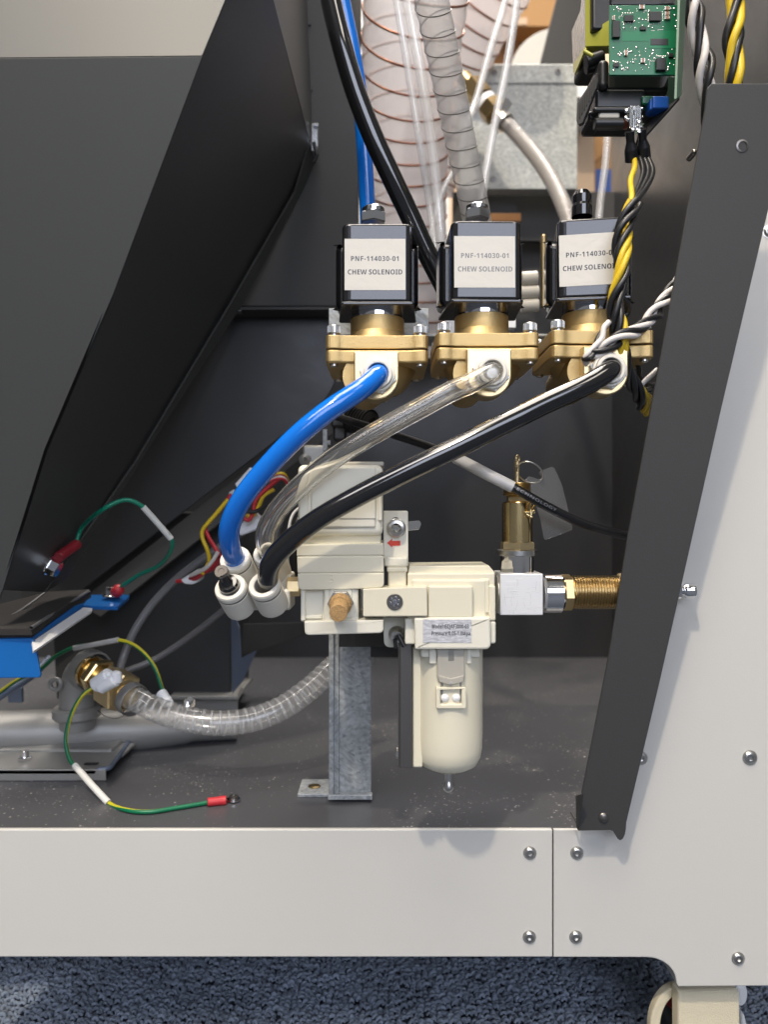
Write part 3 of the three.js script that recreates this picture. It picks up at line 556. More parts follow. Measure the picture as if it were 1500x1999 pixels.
{
  const t = thing('mounting_bracket', 'cream painted steel bracket plate with red arrow between regulator and filter', 'bracket', P(775, 1260, .47));
  part(t, 'plate', [ext(roundPts([[749, 997], [797, 997], [797.5, 1106], [749, 1106]], [0, 4, 0, 0]), .462, .003, .0005, [circlePx(773, 1018, 10)]), ext(roundPts([[748, 1204], [791, 1204], [791, 1259], [784, 1264], [757, 1264], [750, 1257]], [0, 0, 0, 5, 5, 5]), .462, .003, .0005), box(751, 1088, 796, 1106, .458, .006, .001)], M.creamPale);
  const ar = [[756, 1060], [766, 1051.5], [766, 1056], [782, 1055.5], [782, 1065], [766, 1065.5], [766, 1069]];
  part(t, 'red_arrow', ext(ar, .4616, .0006, 0), M.redPrint);
  torx(t, 774, 1031, .461, 17.5);
  part(t, 'metal_tab', [ext(roundPts([[797, 1018], [820, 1016], [823, 1023], [819, 1034], [797, 1036]], [0, 3, 3, 3, 0]), .472, .001, .0002)], M.chrome);
  const b = P(775, 1237, .461);
  const bolt = part(t, 'bolt', [lathe(b, V(0, -.1, 1), [[PL(16, .461), 0], [PL(16, .461), .0015], [PL(12, .461), .0028], [PL(11, .461), .0085], [PL(6, .461), .0085], [PL(6, .461), .004]], 32)], M.steel);
  part(bolt, 'wire_clip', [rod(P(771, 1246, .452), P(773, 1266, .452), .0011), rod(P(778, 1240, .451), P(790, 1262, .450), .0014)], M.blackPlastic);
}
/* ------------------------------------------------------------------ filter */
const DF = .440;
const filterTex = textTex(512, 236, (g, w, h) => {
  const im = g.createImageData(w, h);
  for (let y = 0; y < h; y++) for (let x = 0; x < w; x++) { const v = 196 + 26 * noise.noise(x / 60, y / 26, 2) + 14 * noise.noise(x / 20, y / 12, 5); const i = (y * w + x) * 4; im.data[i] = v; im.data[i + 1] = v + 1; im.data[i + 2] = v + 6; im.data[i + 3] = 255; }
  g.putImageData(im, 0, 0); g.fillStyle = '#1b1b20'; g.font = 'bold 58px sans-serif'; g.textAlign = 'left';
  const fit = (s, x, y, W) => { g.save(); g.translate(x, y); g.scale(W / g.measureText(s).width, 1); g.fillText(s, 0, 0); g.restore(); };
  fit('Model:GCJAF3000-03', 92, 92, 392); fit('Pressure:0.05-1.0Mpa', 88, 162, 412);
});
M.sticker = std({ c: [1, 1, 1], map: filterTex, roughness: .36, metalness: .15, bumpMap: dataTex(256, (x, y) => .5 + .25 * Math.sin((y * 3.2 + .9 * tn(x, y, 6)) * 6.28) + .2 * tn(x, y, 14, 3), 1, false), bumpScale: .00010 });
{
  const t = thing('air_filter', 'cream compressed air filter with rounded bowl and silver sticker', 'air filter', P(876, 1540, .466));
  part(t, 'head', [box(796, 1118, 967, 1216, DF + .006, .042, .0012), ext([[796, 1122], [801, 1105], [955, 1104], [967, 1118], [967, 1126], [796, 1126]], DF + .010, .034, .0006), box(804, 1131, 950, 1216, DF + .004, .02, .0014), box(936, 1130, 957, 1198, DF + .0045, .02, .0012), box(955, 1143, 968.5, 1212, DF + .0035, .036, .0010)], M.cream);
  part(t, 'front_block', [box(837, 1144, 924, 1206, DF + .0005, .012, .0010)], M.cream);
  part(t, 'bowl_collar', [ext(roundPts([[809, 1206], [958, 1205], [959, 1262], [953, 1268], [811, 1268]], [3, 3, 4, 4, 3], 4), DF - .0005, .046, .0012), box(957, 1213, 969, 1257, DF + .004, .03, .0012), box(791, 1207, 812, 1258, DF + .005, .03, .001)], M.creamPale);
  part(t, 'sticker', [(() => { const a = P(826, 1209, DF), b = P(921, 1254, DF); return new THREE.BoxGeometry(b.x - a.x, a.y - b.y, .0003).translate((a.x + b.x) / 2, (a.y + b.y) / 2, CAM.z - DF * K + .0006); })()], M.sticker, { keepUV: true });
  const ax = P(876, 1268, .4655), R = PL(66.5, .4655), y = (py) => P(0, py, .452).y - ax.y;
  part(t, 'bowl', [smoothLathe(ax, V(0, 1, 0), [[0, y(1521)], [PL(20, .46), y(1520)], [PL(24, .46), y(1514)], [R * .62, y(1511)], [R * .82, y(1503)], [R * .94, y(1488)], [R * .985, y(1470)], [R, y(1440)], [R, .004]], 64)], M.cream);
  part(t, 'bowl_rib', [box(806, 1262, 826, 1499, .4545, .022, .0012)], M.cream);
  part(t, 'collar_lug', [box(822, 1266, 854, 1284, .4475, .012, .001), box(912, 1266, 938, 1284, .4475, .012, .001), box(838, 1266, 853, 1297, .4455, .01, .001), box(911, 1266, 922, 1297, .4455, .01, .001)], M.creamPale);
  part(t, 'window_frame', [ext(roundPts([[852, 1342], [911, 1342], [911, 1384], [852, 1384]], 5, 4), .4428, .008, .0006, [roundPts([[860, 1345], [902, 1345], [902, 1375], [860, 1375]], 2, 2).reverse()])], M.cream);
  const sl = part(t, 'lock_slider', [ext([[854, 1267], [908, 1267], [908, 1324], [906, 1331], [881, 1339], [857, 1331], [854, 1324]], .4435, .009, .0007), ext([[857, 1319], [881, 1325], [906, 1319], [905.5, 1331], [881, 1339], [857.5, 1331]], .4425, .004, .0004)], M.greyPlastic);
  part(sl, 'slider_mark', [box(876, 1268, 887, 1290, .4433, .001, .0002), rod(P(881, 1333, .4426), P(881, 1333, .4421), .0006)], M.greyMetal);
  part(t, 'lock_plate', box(861, 1330, 902, 1375, .4452, .004, .0004), M.greyMetal);
  for (const x of [869, 891]) part(t, 'rivet', smoothLathe(P(x, 1362, .4452), V(0, 0, 1), [[PL(8.5, .445), -.0002], [PL(8, .445), .0009], [PL(5, .445), .0016], [0, .0018]], 20), M.whitePlastic);
  part(t, 'drain_valve', [rod(P(876, 1505, .4655), P(876, 1540, .4655), PL(8, .4655)), smoothLathe(P(876, 1546, .4655), V(0, 1, 0), [[0, 0], [PL(6, .46), .0002], [PL(11, .46), .002], [PL(12, .46), .0036], [PL(9, .46), .0055], [PL(8, .46), .007]], 24)], M.steel);
}
{
  const t = thing('joining_clamp', 'cream clamp bar with a steel screw that joins regulator and filter', 'clamp', P(771, 1204, .444));
  part(t, 'bar', [ext(roundPts([[709, 1150], [740, 1148], [834, 1145], [835, 1203], [709, 1204]], [2, 0, 3, 3, 3], 3), DF - .001, .016, .0006), box(758, 1109, 794, 1146, .449, .02, .0012), box(756, 1108, 796, 1117, .448, .02, .0008)], M.cream);
  const c = P(771, 1175, DF - .001), r = PL(16, DF), z = V(0, 0, 1);
  const s = part(t, 'screw', [lathe(c, z, [[r, -.0004], [r, .0005], [r * .93, .0008], [r * .78, .0008], [r * .74, .0002], [0, .0002]], 36)], M.steelDark);
  part(s, 'socket_star', [...Array.from({ length: 6 }, (_, k) => { const a = k / 6 * 2 * Math.PI + .3; return rod(c.clone().add(V(Math.cos(a) * r * .52, Math.sin(a) * r * .52, 0)), c.clone().add(V(Math.cos(a) * r * .52, Math.sin(a) * r * .52, .0009)), r * .15, 10); }), hexRod(c, c.clone().add(V(0, 0, .0011)), r * .3, .2)], M.chrome);
}
{
  const t = thing('steel_bar', 'upright dark steel strip beside the filter bowl', 'steel strip', P(792, 1500, .455));
  part(t, 'strip', [box(781, 1256, 805, 1500, .452, .012, .0006), box(778, 1259, 783, 1498, .4545, .012, .0004)], M.steelDark);
  part(t, 'nut', hexRod(P(773, 1470, .458), P(780, 1470, .458), .0032), M.steel);
}
/* ------------------------------------------------------------------ post and dark cross plate */
K = 1;
{
  const t = thing('galvanised_post', 'upright galvanised steel angle post standing on the machine floor', 'post', P(685, 1560, .529));
  part(t, 'front_face', box(661, 1150, 725, 1559, .527, .003, .0005), M.galv);
  part(t, 'edge_flange', [box(642, 1150, 652, 1559, .522, .004, .0008), box(651, 1150, 662, 1559, .525, .003, .0006)], M.galv);
  part(t, 'side_tab', facet([[722, 1268], [736, 1292], [722, 1303]], plane3(P(722, 1268, .5275), P(722, 1303, .5275), P(738, 1292, .545)), .002, 0), M.galv);
  const y = FLOORY + .0012, x0 = P(580, 1560, .529).x, x1 = P(662, 1560, .529).x;
  part(t, 'foot', [bx(x1 - x0, .0024, .030, (x0 + x1) / 2, y, CAM.z - .5455, .0006), bx(x1 - x0, .0024, .030, (x0 + x1) / 2, y, CAM.z - .5455, .0006).scale(1, 1, 1)].slice(0, 1), M.galv);
  part(t, 'bottom_edge', box(640, 1552, 727, 1562, .521, .006, .0006), M.galv);
  const f = P(614, 1546, .545); f.y = y + .0012; part(t, 'foot_bolt', [lathe(f, V(0, 1, 0), [[.0045, 0], [.0045, .0006], [.003, .0012], [0, .0012]], 20)], M.brassDark);
}
single('cross_plate', [box(662, 1200, 792, 1263, .516, .003, .0004), box(724, 1240, 800, 1283, .520, .003, .0004)], M.strutPaint, 'dark plate across the post just below the regulator', 'plate');

/* ------------------------------------------------------------------ elbow block, relief valve, bulkhead */
{
  const t = thing('aluminium_elbow', 'bright square aluminium elbow block with chrome sleeves right of the filter', 'pipe fitting', P(1019, 1200, .458));
  const scr = []; let k = 3; const q = () => { k = (k * 1664525 + 1013904223) >>> 0; return k / 4294967296; };
  for (let i = 0; i < 34; i++) { const x = 984 + 66 * q(), y = 1128 + 66 * q(), a = (q() < .6 ? 0 : 1.57) + (q() - .5) * .7, l = 5 + 18 * q() * q(); scr.push(tube(curveOf([[x, y, .44496], [x + Math.cos(a) * l * .5 + q() * .6, y + Math.sin(a) * l * .5, .44496], [Math.min(x + Math.cos(a) * l, 1059), Math.min(y + Math.sin(a) * l, 1199), .44496]]), .00005, 4, 4)); }
  const b = part(t, 'block', box(977, 1120, 1061, 1201, .445, .0255, .0005), M.alu);
  part(b, 'scratch', scr, M.steel, { kind: 'stuff' });
  part(t, 'upper_sleeve', [lathe(P(1010, 1122, .4575), V(0, 1, 0), [[PL(32.5, .4575), 0], [PL(32.5, .4575), .0138]], 48)], M.chrome);
  part(t, 'washer', [lathe(P(1010, 1081, .4575), V(0, 1, 0), [[PL(34, .4575), -.0012], [PL(38.5, .4575), -.0006], [PL(38.5, .4575), .0022], [PL(33, .4575), .0028], [0, .0028]], 48)], M.steel);
  part(t, 'side_sleeve', [rod(P(1058, 1158, .4575), P(1099, 1158, .4575), PL(38, .4575), 48)], M.chrome);
  part(t, 'filter_nipple', [rod(P(966, 1160, .4585), P(978, 1160, .4585), PL(36, .4585), 40), ...[968, 972, 976].map((x) => lathe(P(x, 1160, .4585), V(1, 0, 0), [[PL(36, .4585), -.0004], [PL(38, .4585), 0], [PL(36, .4585), .0004]], 40))], M.steel);
}
{
  const t = thing('relief_valve', 'tall brass safety relief valve screwed into the top of the aluminium elbow', 'relief valve', P(1010, 1075, .4575));
  const D = .4575, up = V(0, 1, 0), c = (y) => P(1010.5, y, D);
  part(t, 'hexagon_base', hexRod(c(1074), c(1057), PL(34.5, D), .52), M.brassHex);
  part(t, 'barrel', [lathe(c(1058), up, [[PL(29.5, D), 0], [PL(29.5, D), PL(76, D)], [PL(28, D), PL(78, D)], [0, PL(78, D)]], 48)], M.brass);
  part(t, 'lock_nut', [hexRod(c(980), c(969), PL(22, D), .5)], M.brassHex);
  const th = []; for (let y = 968; y > 944; y -= 3.2) th.push(lathe(c(y), up, [[PL(26, D), 0], [PL(28, D), PL(1.6, D)], [PL(26, D), PL(3.2, D)]], 36)); th.push(rod(c(970), c(944), PL(25, D)));
  part(t, 'thread', th, M.brassDark);
  part(t, 'stem', [rod(P(1010, 945, D), P(1010, 899, D), PL(5.2, D)), (() => { const g = new THREE.TorusGeometry(PL(6, D), PL(2.6, D), 10, 24).rotateY(.9); const p = P(1011, 896, D); return g.translate(p.x, p.y, p.z); })()], M.brassHex);
  part(t, 'split_pin', [rod(P(1026, 1002, .449), P(1045, 998, .448), .0012), rod(P(1035, 975, .449), P(1038, 1006, .447), .0006), rod(P(1046, 980, .449), P(1036, 1010, .447), .0006), rod(P(1028, 1004, .4488), P(1040, 1010, .4486), .001)], M.brass);
}
{
  const D = .455, pts = []; for (let k = 0; k <= 40; k++) { const a = k / 20 * 2 * Math.PI, r = 1 + .02 * k / 40; pts.push(P(1035 + 25 * r * Math.cos(a) - 3 * Math.sin(a), 922 + 19 * r * Math.sin(a) + 8 * Math.cos(a), D + .006 * Math.sin(a) - .0004 * k / 20)); }
  single('key_ring', tube(new THREE.CatmullRomCurve3(pts), .00045, 160, 8), M.steel, 'thin split ring hanging from the stem of the brass relief valve', 'ring');
  const pl = plane3(P(1030, 935, .452), P(1095, 930, .462), P(1065, 1055, .456));
  const hole = [];
  single('clear_tag', [facet([[1027, 937], [1034, 930], [1046, 933], [1056, 936], [1060, 931], [1054, 922], [1060, 918], [1078, 911.5], [1084, 914], [1098, 945], [1108, 985], [1119, 1031], [1118, 1035], [1067, 1054], [1063, 1050], [1057, 1015], [1049, 990], [1040, 967], [1030, 948]], pl, .0009, .0002)], M.tagClear, 'creased transparent plastic tag hanging from the relief valve ring', 'tag');
}
{
  const t = thing('bulkhead_fitting', 'threaded brass bulkhead pipe running from the elbow to behind the slanted strut', 'pipe fitting', P(1160, 1190, .458));
  const D = .4585, ax = V(1, 0, 0), c = (x) => P(x, 1156, D), th = [rod(c(1112), c(1225), PL(30, D), 40)];
  for (let x = 1117; x < 1222; x += 5.4) th.push(lathe(c(x), ax, [[PL(29.5, D), 0], [PL(33, D), PL(2.4, D)], [PL(33, D), PL(3, D)], [PL(29.5, D), PL(5.4, D)]], 40));
  part(t, 'threaded_pipe', th, M.brassDark);
  part(t, 'hexagon_nut', hexRod(c(1097), c(1117), PL(36, D), .3), M.brassDark);
  part(t, 'end_nut', hexRod(c(1206), c(1236), PL(37, D), .1), M.brassHex);
}
{
  const t = thing('quick_connect_plug', 'small chrome air plug sticking out right of the slanted strut', 'air plug', P(1340, 1168, .462));
  part(t, 'plug', smoothLathe(P(1318, 1153, .462), V(1, 0, .0), [[.0055, 0], [.0055, .0026], [.0042, .0034], [.0032, .0046], [.0032, .0058], [.0045, .0066], [.0045, .0118], [.0040, .0122], [.0026, .0122], [.0022, .006], [0, .006]], 32), M.chrome);
}
/* ------------------------------------------------------------------ push-in manifold and the three tubes */
K = .96;
const axisF = V(-.13, .62, .78).normalize();
{
  const t = thing('push_in_manifold', 'cream push-in fitting block with four ports left of the regulator', 'pipe fitting', P(500, 1200, .45));
  const ports = { blue: P(459, 1092, .452), clear: P(524, 1081, .453), plug: P(450, 1148, .436), black: P(516, 1143, .436) };
  const r = .0090;
  for (const k in ports) {
    const c = ports[k], b = part(t, 'port_body', [lathe(c, axisF, [[r * .98, -.020], [r, -.017], [r, -.004], [r * .97, -.0035]], 40), smoothLathe(c, axisF, [[0, -.0235], [r * .5, -.023], [r * .85, -.0215], [r * .98, -.020]], 40)], M.fitting);
    part(b, 'steel_ring', lathe(c, axisF, [[r * .95, -.0036], [r * .985, -.0034], [r * .985, -.0022], [r * .95, -.002]], 40), M.steelDark);
    part(b, 'release_collar', [lathe(c, axisF, [[r * .99, -.0022], [r, -.0016], [r * .98, .0004], [r * .92, .0014], [r * .70, .0016], [r * .62, .001], [r * .62, -.010], [0, -.010]], 40)], M.fitting);
  }
  part(t, 'block', [box(452, 1120, 568, 1192, .462, .022, .002), box(446, 1170, 470, 1199, .452, .01, .004), box(540, 1150, 566, 1190, .455, .02, .002)], M.fitting);
  const c = ports.plug, a2 = V(-.30, .78, .55).normalize();
  part(t, 'port_plug', [lathe(c, axisF, [[r * .60, -.004], [r * .62, .004], [r * .56, .006], [r * .34, .0062]], 32), smoothLathe(c.clone().addScaledVector(axisF, .005), a2, [[r * .40, 0], [r * .30, .002], [r * .28, .006], [r * .38, .0078], [r * .42, .0085]], 32)], M.blackGloss);
  part(t, 'plug_head', lathe(c.clone().addScaledVector(axisF, .005).addScaledVector(a2, .0085), V(-.12, .35, .93), [[r * .38, -.003], [r * .42, 0], [r * .39, .0008], [r * .20, .0008], [r * .16, .0005], [0, .0005]], 32), M.plugTop);
  part(t, 'brass_nipple', [hexRod(P(561, 1145, .462), P(586, 1145, .462), PL(19, .462), .12), rod(P(566, 1145, .462), P(600, 1145, .462), .004)], M.brassHex);
}
const portOf = (p) => p.clone().add(PORT);
const enter = (c, r) => c.clone().addScaledVector(axisF, r);
{
  const r = .00575, q = portOf(VO), blue = [q.clone().add(V(.0012, .0006, -.006)), q.clone().add(V(.0002, -.0004, .005)), P(716, 752, .428), P(690, 770, .423), P(640, 803, .419), P(580, 852, .418), P(522, 912, .420), P(474, 972, .424), P(449, 1026, .431), P(450, 1068, .441), enter(P(459, 1092, .452), -.008)];
  const c = new THREE.CatmullRomCurve3(blue, false, 'catmullrom', .5);
  single('blue_air_tube', solidTube(c, r, 120, 24), M.tubeBlue, 'glossy blue air tube curving from the leftmost solenoid valve down to the push-in manifold', 'air tube', 'air tubes below the solenoid valves');
}
{
  const r = .00575, q = portOf(P(940.5, 676.5, .477)), pts = [q.clone().add(V(.0016, .0008, -.006)), q.clone().add(V(.0002, -.0004, .005)), P(925, 746, .429), P(880, 765, .430), P(820, 797, .430), P(740, 841, .430), P(655, 893, .431), P(585, 950, .433), P(536, 1005, .438), P(518, 1050, .446), enter(P(524, 1081, .453), -.008)];
  const c = new THREE.CatmullRomCurve3(pts, false, 'catmullrom', .5);
  single('clear_air_tube', hollowTube(c, r, .0039, 120, 28), M.clear, 'transparent air tube curving from the middle solenoid valve down to the push-in manifold', 'air tube', 'air tubes below the solenoid valves');
}
{
  const r = .00575, q = portOf(P(1151, 672, .475)), pts = [q.clone().add(V(.0018, .0008, -.006)), q.clone().add(V(.0002, -.0004, .005)), P(1148, 750, .427), P(1065, 788, .423), P(990, 825, .420), P(900, 870, .419), P(800, 918, .419), P(700, 968, .420), P(620, 1014, .421), P(560, 1062, .423), P(527, 1105, .428), enter(P(516, 1143, .436), -.008)];
  const c = new THREE.CatmullRomCurve3(pts, false, 'catmullrom', .5);
  single('black_air_tube', solidTube(c, r, 140, 24), M.blackGloss, 'glossy black air tube running from the rightmost solenoid valve down to the push-in manifold', 'air tube', 'air tubes below the solenoid valves');
}
K = 1;
{
  const t = thing('black_cable', 'black cable with a grey sleeve and pale lettering passing before the relief valve', 'cable', P(950, 1050, .46));
  const c = curveOf([[652, 812, .53], [690, 824, .520], [760, 846, .500], [830, 869, .482], [892, 895, .462], [950, 925, .443], [1003, 952, .440], [1060, 984, .441], [1130, 1019, .450], [1180, 1035, .462], [1240, 1050, .476]]);
  part(t, 'cable', solidTube(c, .0027, 120, 16), M.blackPlastic);
  const sub = (u0, u1, n = 12) => new THREE.CatmullRomCurve3(Array.from({ length: n + 1 }, (_, k) => c.getPointAt(u0 + (u1 - u0) * k / n)));
  let ua = 0, ub = 0, uc = 0; for (let k = 0; k <= 400; k++) { const p = c.getPointAt(k / 400), px = CX + p.x / (CAM.z - p.z) * FPX; if (px < 891) ua = k / 400; if (px < 1002) ub = k / 400; if (px < 1086) uc = k / 400; }
  const s1 = sub(ua, ub); part(t, 'sleeve', [tube(s1, .0035, 40, 20), tube(s1, .0030, 40, 20), orient(new THREE.RingGeometry(.0026, .0035, 20).rotateX(-Math.PI / 2), s1.getPointAt(1), s1.getTangentAt(1)), orient(new THREE.RingGeometry(.0026, .0035, 20).rotateX(-Math.PI / 2), s1.getPointAt(0), s1.getTangentAt(0).negate())], M.sleeveGrey);
  const s2 = sub(ub + .005, uc), L = s2.getLength();
  const tx = textTex(1024, 512, (g, w, h) => { g.fillStyle = '#111112'; g.fillRect(0, 0, w, h); g.fillStyle = '#77777a'; g.save(); g.translate(20, h * .53); const f = 'bold 74px sans-serif'; g.font = f; g.scale((w - 60) / g.measureText('ECHNOLOGY').width, 1.0); g.fillText('ECHNOLOGY', 0, 0); g.restore(); });
  tx.repeat.set(1 / L, -1); tx.wrapS = tx.wrapT = THREE.RepeatWrapping;
  part(t, 'printed_jacket', tube(s2, .00275, 50, 24), std({ c: [1, 1, 1], map: tx, roughness: .32 }), { keepUV: true });
}
{
  const t = thing('cable_gland', 'black ridged cable connector half hidden behind the blue and clear tubes', 'cable connector', P(690, 860, .55));
  const ax = P(735, 830, .54).sub(P(670, 812, .56)), p = [], n = 7; for (let k = 0; k < n; k++) { p.push([.0105, k * .0026], [.0105, k * .0026 + .0015], [.0088, k * .0026 + .0017], [.0088, k * .0026 + .0025]); } p.push([.005, n * .0026 + .002], [0, n * .0026 + .002]);
  part(t, 'ridged_boot', lathe(P(688, 818, .555), ax, p, 28), M.blackPlastic);
  part(t, 'housing', [box(646, 806, 692, 834, .55, .02, .002), box(650, 830, 676, 860, .552, .016, .002)], M.blackPlastic);
}
single('steel_upright', [box(630, 838, 639, 880, .575, .004, .0004), box(639, 860, 645, 868, .575, .004, .0003)], M.galv, 'narrow bright steel upright behind the blue tube', 'steel strip');
single('valve_actuator', [box(588, 868, 640, 930, .60, .02, .003), rod(P(592, 898, .585), P(600, 898, .58), .004), lathe(P(596, 898, .582), V(0, 0, 1), [[.0045, 0], [.0045, .003], [.002, .004], [.0018, .001], [0, .001]], 20)], M.greyMetal, 'greyish metal block half hidden between the blue and clear tubes', 'metal block');
/* ------------------------------------------------------------------ cast pipe, brass fitting and ribbed hose at lower left */
{
  const t = thing('cast_manifold_pipe', 'grey cast metal pipe with an upright elbow lying across the machine floor at lower left', 'pipe', P(150, 1475, .62));
  const D = .62;
  part(t, 'pipe', [smoothLathe(P(-60, 1434, D), P(395, 1420, .66).sub(P(-60, 1434, D)), [[.0185, 0], [.0185, .10], [.0178, .135], [.0135, .172], [.0115, .178], [.0112, .215], [0, .2155]], 48)], M.castAlu);
  part(t, 'pipe_end_nut', hexRod(P(345, 1418, .655), P(364, 1417, .657), .0118, .2), M.castAlu);
  const e0 = P(150, 1425, .615), el = new THREE.CatmullRomCurve3([P(150, 1418, .615), P(150, 1385, .613), P(151, 1345, .612), P(160, 1316, .610), P(185, 1306, .604)]);
  part(t, 'elbow', [tube(el, .0135, 40, 32), rod(P(149, 1402, .614), P(149, 1378, .614), .0185, 40), lathe(P(168, 1305, .608), P(225, 1335, .585).sub(P(168, 1305, .608)), [[0, -.006], [.012, -.004], [.0165, 0], [.0165, .010], [.0150, .0105], [.0145, .006]], 40), (() => { const g = new THREE.TorusGeometry(.0042, .0018, 10, 24); const p = P(108, 1336, .60); return g.translate(p.x, p.y, p.z); })()], M.castAlu);
  part(t, 'saddle', [box(-60, 1462, 218, 1474, .605, .05, .003), box(10, 1472, 240, 1480, .600, .03, .002)], M.castAlu);
  const y0 = FLOORY + .003;
  part(t, 'base_plate', [ext(roundPts([[-60, 1502], [205, 1502], [206, 1524], [-60, 1525]], [0, 1, 1, 0]), .563, .002, .0005), (() => { const a = P(-60, 1500, .563), pts = [[a.x, CAM.z - .563], [P(196, 1500, .563).x, CAM.z - .563], [P(222, 1500, .58).x, CAM.z - .575], [P(262, 1450, .655).x, CAM.z - .66], [a.x, CAM.z - .66]]; const g = new THREE.ExtrudeGeometry(shapeOf(roundPts(pts.map(([x, z]) => [x, -z]), [0, .004, .012, .02, 0], 5)), { depth: .0022, bevelEnabled: true, bevelSize: .0005, bevelOffset: -.0005, bevelThickness: .0005, bevelSegments: 2 }); return g.rotateX(-Math.PI / 2).translate(0, P(0, 1502, .563).y - .0032, 0); })()], M.castAlu);
  const up = P(0, 1502, .563).y - .0005;
  part(t, 'rim', tube(new THREE.CatmullRomCurve3([V(P(190, 1500, .564).x, up, CAM.z - .5645), V(P(210, 1500, .566).x, up, CAM.z - .567), V(P(222, 1495, .58).x, up, CAM.z - .58), V(P(262, 1450, .655).x, up, CAM.z - .658)]), .0018, 40, 10), M.blueSteel);
  const b = P(48, 1488, .585); part(t, 'stud', [rod(b.clone().setY(up), b.clone().setY(up + .008), .0032), hexRod(b.clone().setY(up), b.clone().setY(up + .003), .0052, .3)], M.chrome);
  const z = P(178, 1497, .575); part(t, 'slot', [bx(.010, .0006, .004, z.x, up + .0008, z.z, 0)], M.hexHole);
  const mk = curveOf([[190, 1386, .5985], [205, 1398, .597], [228, 1402, .597], [250, 1393, .6]]); part(t, 'pen_mark', tube(mk, .0003, 20, 5), M.hexHole);
  const cl = P(24, 1360, .64); part(t, 'side_bracket', [box(14, 1342, 42, 1372, .63, .004, .001), tube(curveOf([[-20, 1372, .60], [20, 1346, .605], [60, 1320, .615], [98, 1284, .63]]), .0032, 30, 10)], M.blueSteel);
}
{
  const t = thing('brass_hose_fitting', 'brass compression fitting with hexagon nuts between the grey elbow and the clear ribbed hose', 'pipe fitting', P(215, 1380, .585));
  const a = P(178, 1312, .596), b = P(262, 1368, .562), d = b.clone().sub(a), L = d.length(), at = (u) => a.clone().addScaledVector(d, u);
  part(t, 'body', [rod(at(-.05), at(.9), .0095, 32), lathe(at(-.05), d, [[.0125, 0], [.0128, .0018], [.0125, .0042], [.0095, .0046]], 40)], M.brass);
  part(t, 'hexagon_nut', [hexRod(at(.12), at(.26), .0148, .2)], M.brass);
  part(t, 'hexagon_nut', [hexRod(at(.42), at(.78), .0158, .5), lathe(at(.78), d, [[.0125, 0], [.0125, .002], [.009, .0024]], 32)], M.brassHex);
  part(t, 'hose_clamp', [lathe(at(.88), d, [[.0118, 0], [.0122, .0006], [.0122, .0074], [.0118, .008]], 40)], M.greyCable);
}
{
  const pts = [P(243, 1352, .572), P(262, 1363, .562), P(300, 1383, .556), P(350, 1400, .55), P(420, 1411, .548), P(490, 1405, .552), P(550, 1382, .56), P(603, 1346, .572), P(640, 1312, .585), P(690, 1268, .61)];
  const c = new THREE.CatmullRomCurve3(pts), t = thing('ribbed_clear_hose', 'transparent spiral ribbed hose sweeping along the machine floor to behind the post', 'hose', P(450, 1455, .55));
  part(t, 'hose_wall', [tube(c, .0088, 140, 28)], M.clearThin);
  part(t, 'spiral_rib', [tube(helixCurve(c, .0084, 34, 0, 20), .0009, 950, 8)], M.hoseRib);
}
// two grey pneumatic lines running from the brass fitting up behind the manifold
single('grey_cable', solidTube(curveOf([[231, 1318, .60], [240, 1285, .61], [262, 1232, .615], [300, 1176, .62], [352, 1124, .62], [420, 1074, .62], [520, 1010, .63], [600, 970, .64]]), .0032, 90, 12), M.greyCable, 'grey cable rising from the brass fitting past the white connector', 'cable', 'grey cables');
single('grey_cable', solidTube(curveOf([[240, 1312, .64], [300, 1288, .65], [360, 1250, .65], [425, 1200, .64], [470, 1160, .63]]), .0026, 60, 12), M.greyCable, 'thinner grey cable running from the brass fitting to under the push-in manifold', 'cable', 'grey cables');

